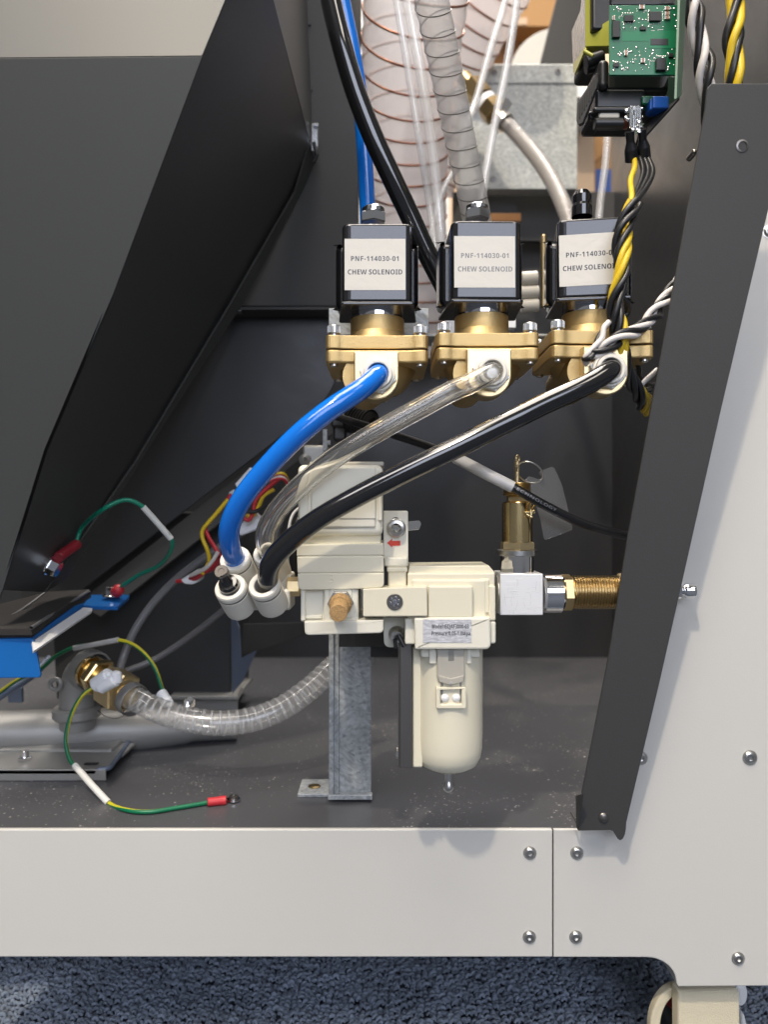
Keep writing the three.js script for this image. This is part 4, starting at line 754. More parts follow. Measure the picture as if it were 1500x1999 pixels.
/* ------------------------------------------------------------------ earth wires */
const onCurve = (c, u0, u1, n = 10) => new THREE.CatmullRomCurve3(Array.from({ length: n + 1 }, (_, k) => c.getPointAt(u0 + (u1 - u0) * k / n)));
const fl = (py) => (CAM.y - FLOORY - .0018) * FPX / (py - CY);       // depth at which a thing lying on the machine floor shows at height py
function lug(parent, a, dir, s = 1) {                                 // red crimp and its metal ring
  const d = dir.clone().normalize();
  part(parent, 'crimp_sleeve', [lathe(a, d, [[0, 0], [.0030 * s, 0], [.0033 * s, .001], [.0030 * s, .0045 * s], [.0033 * s, .0052 * s], [.0033 * s, .010 * s], [.0028 * s, .0115 * s], [0, .0115 * s]], 20)], M.red);
}
{
  const t = thing('green_earth_wire', 'dark green earth wire with a white sleeve arching from the hopper to the blue tab', 'earth wire', P(220, 1150, .58));
  const w0 = onPlane(132, 1060, HOPPER_SIDE).addScaledVector(HOPPER_SIDE.normal, .006);
  const c = curveOf([w0, [160, 1030, CAM.z - w0.z + .002], [200, 995, .53], [245, 976, .535], [281, 991, .54], [305, 1020, .545], [334, 1052, .55], [332, 1078, .56], [310, 1104, .58], [272, 1122, .60], [236, 1145, .618]]);
  part(t, 'wire', tube(c, .0016, 110, 12), M.wireGreen);
  const idx = (px, py) => { let b = 0, bd = 1e9; for (let k = 0; k <= 300; k++) { const p = c.getPointAt(k / 300), x = CX + p.x / (CAM.z - p.z) * FPX, y = CY - (p.y - CAM.y) / (CAM.z - p.z) * FPX, e = (x - px) ** 2 + (y - py) ** 2; if (e < bd) { bd = e; b = k / 300; } } return b; };
  const s = onCurve(c, idx(279, 989), idx(333, 1052), 3);
  part(t, 'white_sleeve', solidTube(s, .0022, 24, 16), M.sleeve);
  const hp = (x, y, k) => onPlane(x, y, HOPPER_SIDE).addScaledVector(HOPPER_SIDE.normal, k);
  part(t, 'crimp', [rod(hp(103, 1083, .004), hp(136, 1055, .006), .0038)], M.redDark);
  part(t, 'bolt', [hexRod(hp(94, 1103, 0), hp(94, 1103, .008), .0060, .3), rod(hp(94, 1103, -.002), hp(94, 1103, .0015), .0078, 28)], M.chrome);
  part(t, 'crimp', [smoothLathe(P(224, 1160, .622), P(240, 1140, .615).sub(P(224, 1160, .622)), [[.003, 0], [.0048, .002], [.0048, .007], [.003, .010], [0, .0104]], 20)], M.red);
}
{
  const t = thing('yellow_green_wire', 'yellow and green earth wire with a grey sleeve arching over the grey cast elbow', 'earth wire', P(250, 1360, .6));
  const c = curveOf([[-20, 1365, .60], [30, 1330, .60], [80, 1305, .60], [110, 1280, .60], [150, 1262, .598], [190, 1257, .595], [232, 1250, .59], [268, 1264, .585], [300, 1300, .58], [318, 1350, .578]]);
  part(t, 'wire', tube(c, .0015, 110, 12), M.wireGY, { keepUV: true });
  part(t, 'grey_sleeve', solidTube(curveOf([[144, 1265.5, .5975], [190, 1257, .594], [231, 1249, .5895]]), .0021, 24, 14), M.sleeveGrey);
  part(t, 'cap', [rod(P(314, 1352, .578), P(328, 1374, .572), .0042, 16), rod(P(326, 1362, .574), P(334, 1378, .572), .0028, 12)], M.whiteMilky);
}
{
  const t = thing('lower_earth_wire', 'yellow and green earth wire with white sleeve and red lug on the machine floor', 'earth wire', P(300, 1590, .5));
  const c = curveOf([[190, 1337, .560], [162, 1356, .556], [140, 1392, .553], [128, 1440, .549], [134, 1478, .545], [147, 1497, .541], [175, 1528, .530], [210, 1566, .5205], [245, 1581, fl(1581)], [290, 1585, fl(1585)], [345, 1577, fl(1577)], [405, 1567, fl(1567)]]);
  part(t, 'wire', tube(c, .0015, 130, 12), M.wireGY, { keepUV: true });
  part(t, 'white_sleeve', solidTube(curveOf([[145.5, 1494, .5412], [175, 1528, .5296], [211, 1567, .5196]]), .0023, 24, 14), M.sleeve);
  part(t, 'crimp', [rod(P(405, 1566, fl(1569)), P(441, 1562, fl(1565)), .0029, 18), rod(P(428, 1563.4, fl(1566)), P(442, 1562, fl(1565)), .0031, 18)], M.red);
  const e = P(456, 1563.5, .523); e.y = FLOORY + .0016;
  part(t, 'ring_lug', [bx(.010, .0008, .004, e.x - .004, e.y, e.z, .0003), lathe(e, V(0, 1, 0), [[.0022, .0004], [.0045, .0004], [.0045, -.0006], [.0022, -.0006]], 24)], M.chrome);
  part(t, 'screw', [lathe(e, V(0, 1, 0), [[.0032, .0002], [.0034, .0024], [.0018, .0026], [.0015, .0014], [0, .0014]], 20)], M.steelDark);
}
{
  const t = thing('wire_cap', 'pair of milky white crimp caps over the brass hose fitting', 'wire cap', P(205, 1345, .553));
  part(t, 'cap', [rod(P(186, 1338, .556), P(214, 1318, .552), .0058, 20), smoothLathe(P(212, 1322, .552), V(-.1, 1, .2), [[.004, -.001], [.0036, .003], [.002, .004], [0, .0042]], 18)], M.whiteMilky);
  part(t, 'cap', [rod(P(196, 1342, .552), P(226, 1326, .548), .0050, 20), smoothLathe(P(226, 1324, .549), V(.1, 1, .2), [[.0046, -.002], [.004, .004], [.0022, .0052], [0, .0054]], 18)], M.whiteMilky);
}
{
  const t = thing('steel_clip', 'small shiny stud with nut behind the ribbed hose', 'bolt', P(368, 1388, .60));
  part(t, 'nut', [hexRod(P(366, 1384, .61), P(370, 1372, .60), .0052, .3), rod(P(368, 1380, .606), P(371, 1364, .596), .0026)], M.chrome);
}
/* ------------------------------------------------------------------ red, yellow and white wiring behind the manifold */
{
  const t = thing('wiring_harness', 'loose red, yellow and white wires with white connectors behind the blue tube', 'wires', P(430, 1140, .6));
  const w = (pts, mat, r = .0016) => part(t, 'wire', tube(curveOf(pts), r, 60, 10), mat);
  w([[445, 975, .585], [420, 1005, .585], [397, 1032, .585], [395, 1050, .585], [404, 1072, .585], [408, 1095, .588], [395, 1120, .59]], M.wireYellow);
  w([[452, 965, .59], [425, 1000, .59], [402, 1028, .59], [408, 1050, .588], [420, 1070, .585], [428, 1090, .585], [405, 1112, .588], [380, 1130, .60], [345, 1135, .61]], M.red);
  w([[545, 935, .60], [520, 955, .60], [500, 975, .60], [494, 1000, .60], [486, 1015, .60], [476, 1012, .60]], M.red);
  w([[535, 955, .602], [515, 968, .602], [504, 990, .602], [492, 1008, .602], [478, 1004, .602]], M.wireYellow);
  w([[520, 985, .598], [500, 998, .598], [470, 1002, .598], [455, 1025, .598]], M.wireBlack);
  w([[425, 1078, .58], [415, 1095, .582], [400, 1110, .586], [372, 1124, .60]], M.wireWhite);
  w([[430, 1088, .58], [420, 1108, .585], [398, 1118, .592], [360, 1134, .605]], M.redDark);
  part(t, 'connector', [ext(roundPts([[352, 1132], [384, 1112], [398, 1110], [392, 1132], [376, 1141], [360, 1140]], 3, 3), .60, .01, .001)], M.whitePlastic);
  part(t, 'connector', [ext(roundPts([[458, 945], [488, 912], [494, 916], [486, 940], [468, 960]], 2, 2), .60, .008, .001)], M.whitePlastic);
  part(t, 'connector', [ext(roundPts([[446, 962], [456, 955], [458, 964], [448, 974]], 1, 2), .595, .006, .0006)], M.whitePlastic);
  part(t, 'connector', [ext(roundPts([[456, 1032], [500, 1000], [512, 1012], [500, 1034], [470, 1046]], 3, 3), .61, .008, .001)], M.whiteMilky);
  [M.wireYellow, M.redDark, M.wireWhite, M.red].forEach((m, i) => w([[528, 930 + i * 3, .58], [545, 924 + i * 3.2, .578], [556, 927 + i * 3.4, .58], [562, 938 + i * 3, .585]], m, .0012));
}
{
  const t = thing('regulator_cables', 'dark cable and thin pale tube passing behind the regulator and the push-in manifold', 'cables', P(574, 1135, .50));
  part(t, 'cable', solidTube(curveOf([[620, 985, .52], [588, 1010, .515], [575, 1050, .51], [573, 1100, .51], [574, 1145, .512]]), PL(11, .51), 50, 14), M.blackPlastic);
  part(t, 'thin_tube', solidTube(curveOf([[615, 975, .51], [575, 1000, .505], [563, 1040, .50], [561, 1085, .50], [565, 1140, .50]]), PL(3.2, .50), 50, 10), M.sleeveGrey);
  part(t, 'cable', solidTube(curveOf([[600, 965, .535], [560, 990, .53], [540, 1030, .53], [535, 1075, .535]]), PL(10, .53), 40, 14), M.greyCable);
}
/* ------------------------------------------------------------------ twisted wire bundles at upper right */
function twisted(t, path, strands, R, r, pitch, ph = 0, seg = 160) {
  const L = path.getLength();
  strands.forEach((m, i) => { const k = ph * 7 + i * 2.3; part(t, 'wire', solidTube(helixCurve(path, (u) => R * (.82 + .28 * Math.sin(k + u * 11) * Math.cos(u * 5 + k * 1.7)), L / pitch, ph + (i + .34 * Math.sin(k * 3.1)) / strands.length * 2 * Math.PI, 16), r, seg, 10), m); });
}
{
  const t = thing('yellow_black_wires', 'twisted yellow and black wire bundle hanging from the circuit board past the rightmost valve', 'wires', P(1215, 790, .43));
  twisted(t, curveOf([[1240, 395, .425], [1222, 440, .423], [1214, 490, .421], [1214, 540, .420], [1204, 590, .420], [1206, 640, .421], [1214, 690, .426], [1228, 735, .436], [1252, 775, .45], [1268, 800, .47]]), [M.wireYellow, M.wireYellow, M.wireBlack, M.wireBlack, M.wireBlack], .0038, .0018, .050, 1.3, 220);
  part(t, 'wire', tube(curveOf([[1238, 300, .45], [1240, 325, .445], [1232, 352, .44], [1234, 385, .43], [1226, 420, .425]]), .0016, 40, 10), M.wireYellow);
  for (const dx of [0, 10, 19]) part(t, 'wire', tube(curveOf([[1248 + dx * .7, 298, .45], [1256 + dx, 335, .444], [1246 + dx * .8, 368, .437], [1234 + dx * .2, 398, .428], [1226, 425, .424]]), .0016, 40, 10), M.wireBlack);
}
{
  const t = thing('white_black_wires', 'twisted white and black wires looped over the rightmost valve port and running behind the strut', 'wires', P(1180, 700, .42));
  twisted(t, curveOf([[1345, 528, .452], [1316, 560, .446], [1285, 606, .435], [1255, 636, .425], [1215, 660, .418], [1178, 682, .416], [1156, 690, .418]]), [M.wireWhite, M.wireBlack, M.wireWhite, M.wireBlack], .0030, .00165, .042, .4, 170);
  part(t, 'wire', solidTube(curveOf([[1190, 628, .418], [1180, 640, .417], [1176, 660, .4165], [1162, 676, .416], [1146, 694, .417], [1142, 704, .420], [1150, 712, .420]]), .0016, 50, 10), M.wireWhite);
  part(t, 'wire', solidTube(curveOf([[1184, 636, .421], [1168, 662, .418], [1160, 690, .416], [1150, 700, .416], [1140, 700, .419]]), .0016, 50, 10), M.wireBlack);
  part(t, 'wire', solidTube(curveOf([[1205, 700, .43], [1216, 728, .436], [1222, 748, .44], [1246, 754, .444], [1262, 742, .45], [1284, 722, .458]]), .0016, 50, 10), M.wireWhite);
  part(t, 'wire', solidTube(curveOf([[1208, 712, .434], [1226, 740, .44], [1250, 762, .446], [1270, 760, .455]]), .0016, 50, 10), M.wireBlack);
}
{
  const t = thing('loose_black_wires', 'loose black and yellow wires tangled beneath the rightmost valve bolt beside the strut', 'wires', P(1235, 780, .45));
  part(t, 'wire', solidTube(curveOf([[1216, 580, .432], [1228, 596, .434], [1226, 612, .437], [1212, 622, .436], [1202, 640, .434], [1206, 660, .434], [1220, 668, .436]]), .0016, 50, 10), M.wireBlack);
  part(t, 'wire', solidTube(curveOf([[1200, 640, .430], [1196, 660, .430], [1206, 690, .433], [1222, 710, .437], [1236, 735, .442], [1244, 760, .448], [1250, 790, .455]]), .0016, 60, 10), M.wireBlack);
  part(t, 'wire', solidTube(curveOf([[1222, 668, .436], [1230, 695, .439], [1228, 722, .442], [1240, 750, .447], [1262, 768, .455], [1276, 782, .462]]), .0016, 50, 10), M.wireYellow);
  part(t, 'wire', solidTube(curveOf([[1226, 690, .446], [1246, 712, .45], [1252, 738, .455], [1270, 752, .462], [1290, 748, .468]]), .0016, 40, 10), M.wireBlack);
}
{
  const t = thing('upper_white_black_wires', 'thick twisted white and black wires dropping behind the top of the slanted strut', 'wires', P(1370, 210, .5));
  twisted(t, curveOf([[1340, -40, .48], [1356, 30, .48], [1372, 110, .482], [1384, 190, .485], [1390, 250, .49]]), [M.wireWhite, M.wireBlack, M.wireWhite, M.wireBlack], .0048, .0024, .066, 1.9, 140);
}
{
  const t = thing('upper_yellow_black_wires', 'twisted yellow and black wires at the top right above the slanted strut', 'wires', P(1435, 170, .5));
  twisted(t, curveOf([[1440, -40, .48], [1434, 40, .48], [1434, 120, .48], [1438, 200, .485]]), [M.wireYellow, M.wireBlack, M.wireYellow, M.wireBlack], .0044, .0026, .075, .7, 140);
}
/* ------------------------------------------------------------------ open frame power supply */
{
  const D = .43, t = thing('power_supply_board', 'open power supply with green circuit boards, black coil and yellow taped transformer', 'circuit board', P(1240, 260, .45));
  const up = part(t, 'daughter_board', box(1191, 10, 1331, 146, D, .0016, .0002), M.pcb);
  const main = part(t, 'main_board', [facet([[1330, -40], [1342, -40], [1332, 186], [1322, 192]], plane3(P(1332, 0, .425), P(1328, 186, .425), P(1345, 0, .45)), .0012, 0), facet([[1318, -40], [1330, -40], [1324, 190], [1262, 250], [1240, 262], [1240, 150], [1318, 150]], plane3(P(1332, 0, .427), P(1328, 186, .427), P(1230, 100, .56)), .0014, 0)], M.pcbEdge);
  const z = CAM.z - D, put = (x0, y0, x1, y1, h, mat, name) => part(up, name, box(x0, y0, x1, y1, D - h, h + .0002, .0002), mat);
  for (const [x0, y0, x1, y1, h] of [[1220, 29, 1238, 41, .0012], [1270, 22, 1292, 40, .0014], [1197, 40, 1212, 72, .0018], [1251, 51, 1263, 58, .001], [1283, 113, 1302, 136, .0022], [1199, 123, 1210, 130, .001], [1307, 103, 1316, 111, .001]]) put(x0, y0, x1, y1, h, M.chip, 'chip');
  put(1271, 75, 1306, 88, .0003, M.hexHole, 'slot');
  for (const [x, y, w, h] of [[1249, 9, 11, 8], [1299, 12, 11, 7], [1299, 22, 11, 7], [1299, 30, 11, 7], [1220, 97, 7, 11], [1252, 113, 9, 9], [1196, 30, 6, 9]]) {
    put(x + w * .22, y, x + w * .78, y + h, .0010, M.capBrown, 'capacitor');
    put(x, y, x + w * .24, y + h, .0011, M.solder, 'terminal'); put(x + w * .76, y, x + w, y + h, .0011, M.solder, 'terminal');
  }
  const sold = []; let k = 17; const q = () => { k = (k * 1664525 + 1013904223) >>> 0; return k / 4294967296; };
  const dots = []; for (let i = 0; i < 120; i++) { const y = q() < .5 ? 14 + 44 * q() : 92 + 48 * q(); dots.push([1197 + 128 * q(), y, 1 + 1.6 * q()]); }
  for (let i = 0; i < 5; i++) { dots.push([1217 + i * 5, 26, 1.6], [1217 + i * 5, 44, 1.6], [1267, 24 + i * 4, 1.4], [1295, 24 + i * 4, 1.4], [1284 + i * 4, 138, 1.6], [1284 + i * 4, 110, 1.6]); }
  for (const [x, y, r] of dots) sold.push(smoothLathe(P(x, y, D), V(0, 0, 1), [[PL(r, D), 0], [PL(r * .8, D), PL(r * .5, D)], [0, PL(r * .8, D)]], 8));
  part(up, 'solder_joint', sold, M.solder, { kind: 'stuff' });
  const sil = []; for (let i = 0; i < 16; i++) { const x = 1200 + 118 * q(), y = 14 + 122 * q(), w = 3 + 9 * q(); sil.push(box(x, y, x + w, y + .8, D - .00008, .0002, 0), box(x, y, x + .8, y + w * .7, D - .00008, .0002, 0)); }
  part(up, 'silk_line', sil, M.wireWhite, { kind: 'stuff' });
  part(up, 'copper_area', [box(1216, 62, 1268, 80, D - .00012, .0003, 0), box(1240, 60, 1322, 70, D - .0001, .0003, 0), box(1268, 70, 1322, 94, D - .00014, .0003, 0)], std({ c: [.008, .17, .07], roughness: .3, clearcoat: .5 }));
  const tr = part(t, 'transformer', [facet([[1143, 0 - 40], [1157, -40], [1156, 60], [1190, 38], [1192, 90], [1143, 91]], plane3(P(1143, 0, .455), P(1143, 90, .455), P(1192, 60, .445)), .01, .0004)], M.olive);
  part(tr, 'tape_side', facet([[1142, -40], [1143, 91], [1120, 142], [1117, 60], [1134, 20], [1140, -40]], plane3(P(1143, 0, .456), P(1143, 91, .456), P(1117, 60, .50)), .002, 0), M.tapeSilver);
  part(tr, 'tape_strip', [facet([[1120, 126], [1142, 92], [1143, 96], [1122, 146]], plane3(P(1142, 92, .455), P(1122, 140, .48), P(1120, 126, .49)), .001, 0), rod(P(1141, 100, .45), P(1159, 110, .448), .0012)], M.olive);
  part(t, 'bobbin', [box(1157, -40, 1196, 58, .448, .03, .002), box(1143, 92, 1185, 118, .462, .03, .003), rod(P(1144, 122, .452), P(1178, 110, .452), .0038), rod(P(1144, 134, .455), P(1176, 126, .455), .0034), box(1190, -40, 1332, 12, .452, .03, .002)], M.blackPlastic);
  const hs = [[1128, 200], [1167, 140], [1168, 158], [1166, 168], [1138, 240], [1130, 244], [1126, 236]], pl = plane3(P(1128, 220, .445), P(1168, 150, .438), P(1130, 244, .445));
  part(t, 'slotted_frame', [facet(roundPts(hs, 1.5, 2), pl, .003, .0003)], M.blackMatt);
  const slots = []; for (let i = 0; i < 8; i++) { const u = i / 7, x = 1131 + 32 * u, y0 = 205 - 56 * u; slots.push(facet([[x, y0], [x + 2.2, y0 - 3.5], [x + 2, y0 + 24], [x - .2, y0 + 27]], pl, .0008, 0).translate(0, 0, .0005)); }
  part(t, 'frame_slot', slots, M.hexHole);
  part(t, 'coil_block', [box(1171, 113, 1192, 172, .440, .03, .003), box(1185, 140, 1312, 176, .452, .04, .002), box(1164, 172, 1262, 212, .444, .035, .002), box(1160, 206, 1250, 218, .440, .03, .002), box(1150, 214, 1180, 234, .446, .02, .002)], M.blackPlastic);
  part(t, 'grey_core', box(1170, 214, 1212, 232, .4415, .014, .0015), M.greyPlastic);
  part(t, 'choke', [rod(P(1161, 242, .444), P(1217, 242, .444), PL(11.5, .444), 28)], M.blackPlastic);
  part(t, 'choke_winding', [0, 1, 2, 3].map((i) => lathe(P(1216 + i * 2.4, 242, .444), V(1, 0, 0), [[PL(8, .444), 0], [PL(10, .444), .0004], [PL(8, .444), .0008]], 20)), M.copper);
  const bl = []; for (let i = 0; i < 46; i++) bl.push(smoothLathe(P(1224 + 32 * q(), 210 + 46 * q() , .439 + .004 * q()), V(q() - .5, q() - .5, 1), [[PL(2 + 3 * q(), D), 0], [PL(2, D), PL(2, D)], [0, PL(3, D)]], 8)); for (let i = 0; i < 12; i++) { const x = 1228 + 28 * q(); bl.push(rod(P(x, 206 + 8 * q(), .438), P(x + 4 * q() - 2, 250 + 10 * q(), .441), .0005 + .0005 * q(), 8)); }
  part(t, 'soldered_pins', bl, M.solder, { kind: 'stuff' });
  part(t, 'trimmer', [box(1276, 187, 1307, 211, .436, .01, .0008), box(1270, 192, 1290, 214, .438, .008, .0008)], M.trimBlue);
  part(t, 'terminal', box(1254, 186, 1278, 203, .442, .008, .001), M.pcb);
  for (const [x, y0] of [[1230, 256], [1254, 252]]) part(t, 'shrink_tube', [lathe(P(x, y0, .441), P(x + 4, y0 + 54, .45).sub(P(x, y0, .441)), [[0, 0], [PL(9, .44), 0], [PL(8, .44), .006], [PL(13, .44), .010], [PL(13.5, .44), .0165], [PL(12, .44), .0168], [0, .0168]], 24)], M.blackPlastic);
  part(t, 'corner_gusset', facet([[1326, 192], [1263, 262], [1238, 300], [1246, 262], [1262, 236]], plane3(P(1326, 192, .432), P(1240, 290, .45), P(1262, 236, .45)), .0012, 0), M.blackMatt);
}
/* ------------------------------------------------------------------ hoses and tubes behind the valves */
single('upper_blue_tube', solidTube(curveOf([[655, -60, .56], [672, 20, .565], [690, 110, .57], [704, 200, .575], [712, 300, .58], [717, 390, .585], [719, 470, .59], [719, 560, .60]]), PL(15.5, .58), 100, 20), M.tubeBlue, 'blue air tube coming down from the top behind the leftmost solenoid valve', 'air tube', 'air tubes above the solenoid valves');
single('upper_black_tube', solidTube(curveOf([[636, -60, .50], [648, 10, .50], [668, 90, .50], [695, 180, .503], [730, 270, .507], [766, 348, .512], [800, 420, .518], [832, 490, .523], [862, 548, .527], [895, 610, .53]]), PL(20.5, .508), 110, 22), M.blackGloss, 'black air tube slanting down from the top between the first two solenoid valves', 'air tube', 'air tubes above the solenoid valves');
function spiralHose(name, label, pts, rad, turns, wallMat, wireMat, wr, phase = 0, hand = 1) {
  const c = curveOf(pts), t = thing(name, label, 'hose', c.getPointAt(1)), R = rad;
  const bulge = (u) => R(u) * (1 + .035 * (Math.abs(Math.sin(Math.PI * (u * turns + .25))) - .6));
  part(t, 'hose_wall', tube(c, bulge, Math.ceil(turns * 12), 40), wallMat);
  part(t, 'wire_spiral', tube(helixCurve(c, (u) => R(u) * 1.012, turns, phase, 28, hand), wr, Math.ceil(turns * 34), 6), wireMat);
  return t;
}
spiralHose('large_spiral_hose', 'wide translucent hose with copper wire spiral behind the blue and black tubes', [[822, -110, .66], [812, 0, .69], [800, 120, .73], [792, 250, .78], [792, 380, .83], [798, 520, .88], [800, 680, .92]], (u) => PL(102 - 14 * u, .70), 17, M.frosted, M.copper, .0012, 2.4, -1);
spiralHose('rear_spiral_hose', 'second translucent wire spiral hose bending away behind the grey ribbed hose', [[1000, -120, .84], [952, -20, .88], [908, 70, .92], [876, 160, .96], [850, 260, 1.0], [835, 380, 1.03]], (u) => PL(84 - 26 * u, .9), 15, M.frosted, M.copper, .0012, .5, -1);
spiralHose('grey_ribbed_hose', 'greyish clear hose with dark spiral wire ending above the middle solenoid valve', [[830, -90, .48], [843, 0, .50], [864, 100, .525], [884, 200, .55], [905, 300, .575], [925, 395, .60], [935, 450, .612]], (u) => PL(33, .51), 14.5, M.frostedGrey, M.wireDark, .0004, 2.9, -1);
function clearLine(pts, rpx, label) { const d = pts[0][2]; single('clear_tube', [tube(curveOf(pts), PL(rpx, d), 60, 18), tube(curveOf(pts), PL(rpx * .5, d), 60, 14)], M.clearLine, label, 'air tube', 'thin clear tubes'); }
clearLine([[768, -60, .56], [780, 30, .56], [803, 170, .57], [822, 290, .58], [838, 390, .60], [850, 480, .60], [858, 560, .60]], 8, 'thin clear tube crossing before the wide copper spiral hose, left one of two');
clearLine([[785, -60, .56], [800, 20, .56], [823, 150, .565], [842, 270, .575], [854, 380, .585], [862, 470, .59], [868, 560, .60]], 11, 'thicker clear tube running beside the grey ribbed hose, the right one of two');
clearLine([[996, -60, .66], [984, 10, .66], [957, 100, .66], [932, 190, .66], [914, 240, .66], [900, 300, .67]], 8, 'clear tube slanting down left and ending behind the grey ribbed hose');
clearLine([[1012, -60, .60], [1008, 10, .60], [990, 130, .60], [965, 250, .60], [944, 370, .60], [938, 420, .60]], 8.5, 'clear tube slanting down to the top of the middle solenoid valve');
clearLine([[1190, 200, .60], [1187, 255, .60], [1183, 320, .60], [1173, 395, .60], [1168, 460, .60]], 7.5, 'short clear tube hanging below the black choke of the power supply');
clearLine([[884, 335, .72], [866, 370, .72], [850, 420, .72], [836, 480, .72]], 5, 'thin clear tube crossing low behind the grey ribbed hose');
{
  const t = thing('braided_hose', 'clear braided hose with a brass fitting crossing in front of the galvanised box', 'hose', P(1100, 420, .80));
  const c = curveOf([[978, 232, .86], [1000, 252, .855], [1034, 290, .84], [1064, 330, .82], [1088, 372, .80], [1108, 420, .78], [1125, 480, .77]]), R = PL(17, .83);
  part(t, 'hose_wall', tube(c, R * .86, 60, 20), M.braidWall);
  const br = []; for (let k = 0; k < 4; k++) { br.push(tube(helixCurve(c, R * .84, 9, k * Math.PI / 2, 12), .00055, 150, 5)); const h = helixCurve(c, R * .84, 9, k * Math.PI / 2, 12); const m = new THREE.CatmullRomCurve3(h.points.map((p, i) => { const u = i / (h.points.length - 1), q = c.getPointAt(u), T = c.getTangentAt(u), d = p.clone().sub(q), N = V(0, 0, 1).addScaledVector(T, -T.z).normalize(), x = d.dot(N); return p.clone().addScaledVector(T.clone().cross(N), -2 * d.dot(T.clone().cross(N))); })); br.push(tube(m, .00055, 150, 5)); }
  part(t, 'braid', br, M.hoseRib, { kind: 'stuff' });
  const a = P(905, 150, .88), b = P(984, 240, .86), d = b.clone().sub(a), at = (u) => a.clone().addScaledVector(d, u);
  part(t, 'brass_fitting', [rod(at(0), at(1), PL(15, .87), 24), hexRod(at(.18), at(.5), PL(24, .87), .3), hexRod(at(.62), at(.82), PL(25, .87), .1)], M.brassDark);
  part(t, 'sealing_tape', lathe(at(.52), d, [[PL(18, .87), 0], [PL(22, .87), .001], [PL(22, .87), .008], [PL(18, .87), .009]], 24), M.whitePlastic);
  part(t, 'hose_clamp', [lathe(at(.92), d, [[PL(20, .86), 0], [PL(21, .86), .001], [PL(21, .86), .008], [PL(20, .86), .009]], 24), facet([[984, 196], [990, 189], [1001, 202], [990, 220], [981, 212]], plane3(P(984, 196, .83), P(1001, 202, .83), P(990, 220, .835)), .002)], M.steel);
}
{
  const t = thing('galvanised_box', 'mottled galvanised steel box with corner rivets behind the valves', 'steel box', P(1017, 371, .95));
  part(t, 'front_plate', box(897, 164, 1128, 369, .95, .02, .001), M.galvPale);
  part(t, 'upper_plate', [box(897, 124, 1130, 163.2, .948, .02, .002)], M.galvPale);
  for (const [x, y] of [[966, 142], [1090, 140], [963, 350]]) part(t, 'rivet', lathe(P(x, y, y < 160 ? .948 : .95), V(0, 0, 1), [[PL(6, .95), 0], [PL(5.4, .95), .0012], [PL(2.6, .95), .0014], [PL(2, .95), .0004], [0, .0004]], 20), M.steelDark);
}
{ // pale fittings glimpsed between the middle and right valves
  const t = thing('rear_manifold_fitting', 'pale grey fitting glimpsed between the middle and rightmost solenoid valves', 'pipe fitting', P(1045, 640, .62));
  part(t, 'sleeve', [rod(P(1018, 545, .60), P(1050, 543, .60), PL(14, .60)), rod(P(1015, 572, .60), P(1052, 570, .60), PL(13, .60)), rod(P(1018, 598, .60), P(1052, 596, .60), PL(13, .60))], M.greyPlastic);
  part(t, 'brass_rod', rod(P(1062, 460, .63), P(1062, 600, .63), PL(6, .63)), M.brassDark);
  part(t, 'white_plate', box(988, 604, 1008, 640, .60, .01, .0006), M.whitePlastic);
}
single('white_bucket', [smoothLathe(P(870, 690, .96), V(0, 1, 0), [[PL(62, .84), 0], [PL(66, .84), .05], [PL(70, .84), .105], [PL(68, .84), .107]], 40)], M.whitePlastic, 'white plastic tub seen between the left and middle solenoid valves', 'tub');
single('dark_rear_plate', [box(938, 371, 1010, 420, .98, .01, .0004), box(1010, 371, 1130, 470, 1.0, .01, .0004), box(884, 374, 1230, 662, 1.03, .006, .0004)], M.strutPaint, 'dark steel plates below the galvanised box', 'plate');
single('brown_strip', box(956, 416, 1018, 432, .90, .03, .001), M.cardDark, 'brown cardboard strip behind the top of the middle solenoid valve', 'cardboard strip');
{
  const bm = single('dark_frame_bar', facet([[1095, -30], [1150, -30], [1128, 124], [1056, 124]], plane3(P(1100, 0, .98), P(1060, 124, .98), P(1130, 0, .98)), .02), M.blackMatt, 'broad black frame bar slanting behind the yellow transformer', 'frame bar');
}
/* ------------------------------------------------------------------ cardboard boxes behind the machine */
function carton(name, label, x0, y0, x1, y1, d, th, mat, extra) {
  const t = thing(name, label, 'cardboard box', P((x0 + x1) / 2, y1, d));
  part(t, 'carton', box(x0, y0, x1, y1, d, th, .002), mat); extra?.(t);
}
carton('cardboard_box', 'orange brown cardboard box with pale tape at the top behind the clear tubes', 880, -120, 1130, 52, 1.5, .3, M.card, (t) => { part(t, 'tape', [box(975, 34, 1030, 48, 1.498, .001, 0), box(1086, -120, 1092, 50, 1.498, .001, 0)], M.cardPale); });
carton('cardboard_box', 'darker brown cardboard box beneath the orange brown one behind the paper disc', 900, 54, 1130, 130, 1.55, .3, M.cardDark);
carton('cardboard_box', 'pale upright cardboard box edge right of the galvanised box', 1120, 90, 1162, 560, 1.25, .2, M.cardPale);
carton('cardboard_box', 'cardboard box with blue label under the power supply', 1158, 200, 1300, 520, 1.35, .3, M.card, (t) => { part(t, 'blue_label', box(1164, 330, 1194, 392, 1.348, .001, 0), M.blueLabel); part(t, 'box_seam', [facet([[1160, 316], [1230, 258], [1230, 262], [1160, 321]], plane3(P(1160, 316, 1.346), P(1230, 258, 1.346), P(1160, 321, 1.346)), .001, 0), facet([[1160, 400], [1230, 362], [1230, 367], [1160, 405]], plane3(P(1160, 400, 1.346), P(1230, 362, 1.346), P(1160, 405, 1.346)), .001, 0)], M.cardDark); });
single('white_carton', box(1115, 128, 1176, 190, 1.15, .06, .001), M.paper, 'white carton beside the slotted black frame', 'carton');
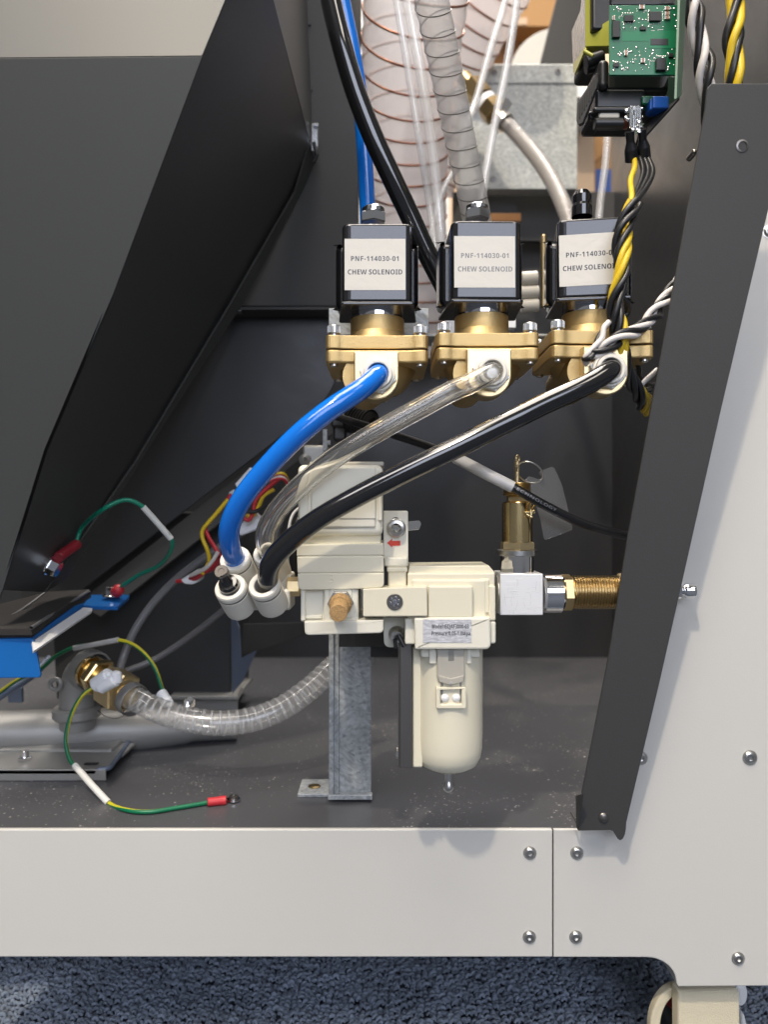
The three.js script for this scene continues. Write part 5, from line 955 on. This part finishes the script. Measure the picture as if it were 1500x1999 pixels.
single('white_board', box(300, -100, 878, 900, 1.5, .03, .002), M.paper, 'large white board standing behind the wide spiral hose', 'board');
single('paper_disc', ext(circlePx(1092, 150, 96, 48), 1.2, .05, .001), M.reelPaper, 'large pale paper disc standing above the galvanised box', 'reel');
single('rear_backdrop', box(400, -300, 1700, 800, 2.2, .05, .001), M.cardPale, 'pale brown wall far behind the machine', 'wall', null, 'structure');
/* ------------------------------------------------------------------ caster under the right foot */
{
  const t = thing('swivel_caster', 'cream caster with black wheel under the right foot of the machine', 'caster', P(1370, 2060, .50));
  part(t, 'housing', [ext(roundPts([[1325, 1936], [1440, 1932], [1446, 1938], [1449, 2100], [1325, 2100]], [1, 3, 3, 0, 0], 3), .486, .012, .002)], M.creamCaster);
  const ring = []; for (let k = 0; k <= 24; k++) { const a = Math.PI * (.5 + k / 24); ring.push([1330 + 60 * Math.cos(a), 2010 - 85 * Math.sin(a)]); }
  const inner = []; for (let k = 0; k <= 24; k++) { const a = Math.PI * (.5 + k / 24); inner.push([1330 + 40 * Math.cos(a), 2010 - 68 * Math.sin(a)]); }
  part(t, 'wheel_guard', ext([...ring.map(([x, y]) => [x, y]), ...inner.reverse()], .498, .007, .001), M.creamCaster);
  part(t, 'wheel', [lathe(P(1345, 2012, .535), V(0, 0, 1), [[0, -.010], [.016, -.010], [.0185, -.008], [.0185, .008], [.016, .010], [0, .010]], 40), rod(P(1312, 1970, .52), P(1320, 1971, .518), .003)], M.blackPlastic);
  part(t, 'red_band', ext([[1296, 1946], [1324, 1950], [1324, 1978], [1304, 1964]], .512, .004, 0), M.redDark);
  part(t, 'top_plate', box(1330, 1926, 1436, 1931, .50, .02, .0006), M.steelDark);
}
single('white_foot_pad', [ext(roundPts([[1438, 1924], [1458, 1922], [1463, 1940], [1460, 1958], [1450, 1968], [1440, 1962]], 6, 4), .503, .02, .002), ext(roundPts([[1448, 1985], [1456, 1982], [1470, 2040], [1448, 2040]], 5, 4), .503, .02, .002)], M.whitePlastic, 'white plastic piece at the right side of the caster', 'plastic pad');
renderer.render(scene, camera);
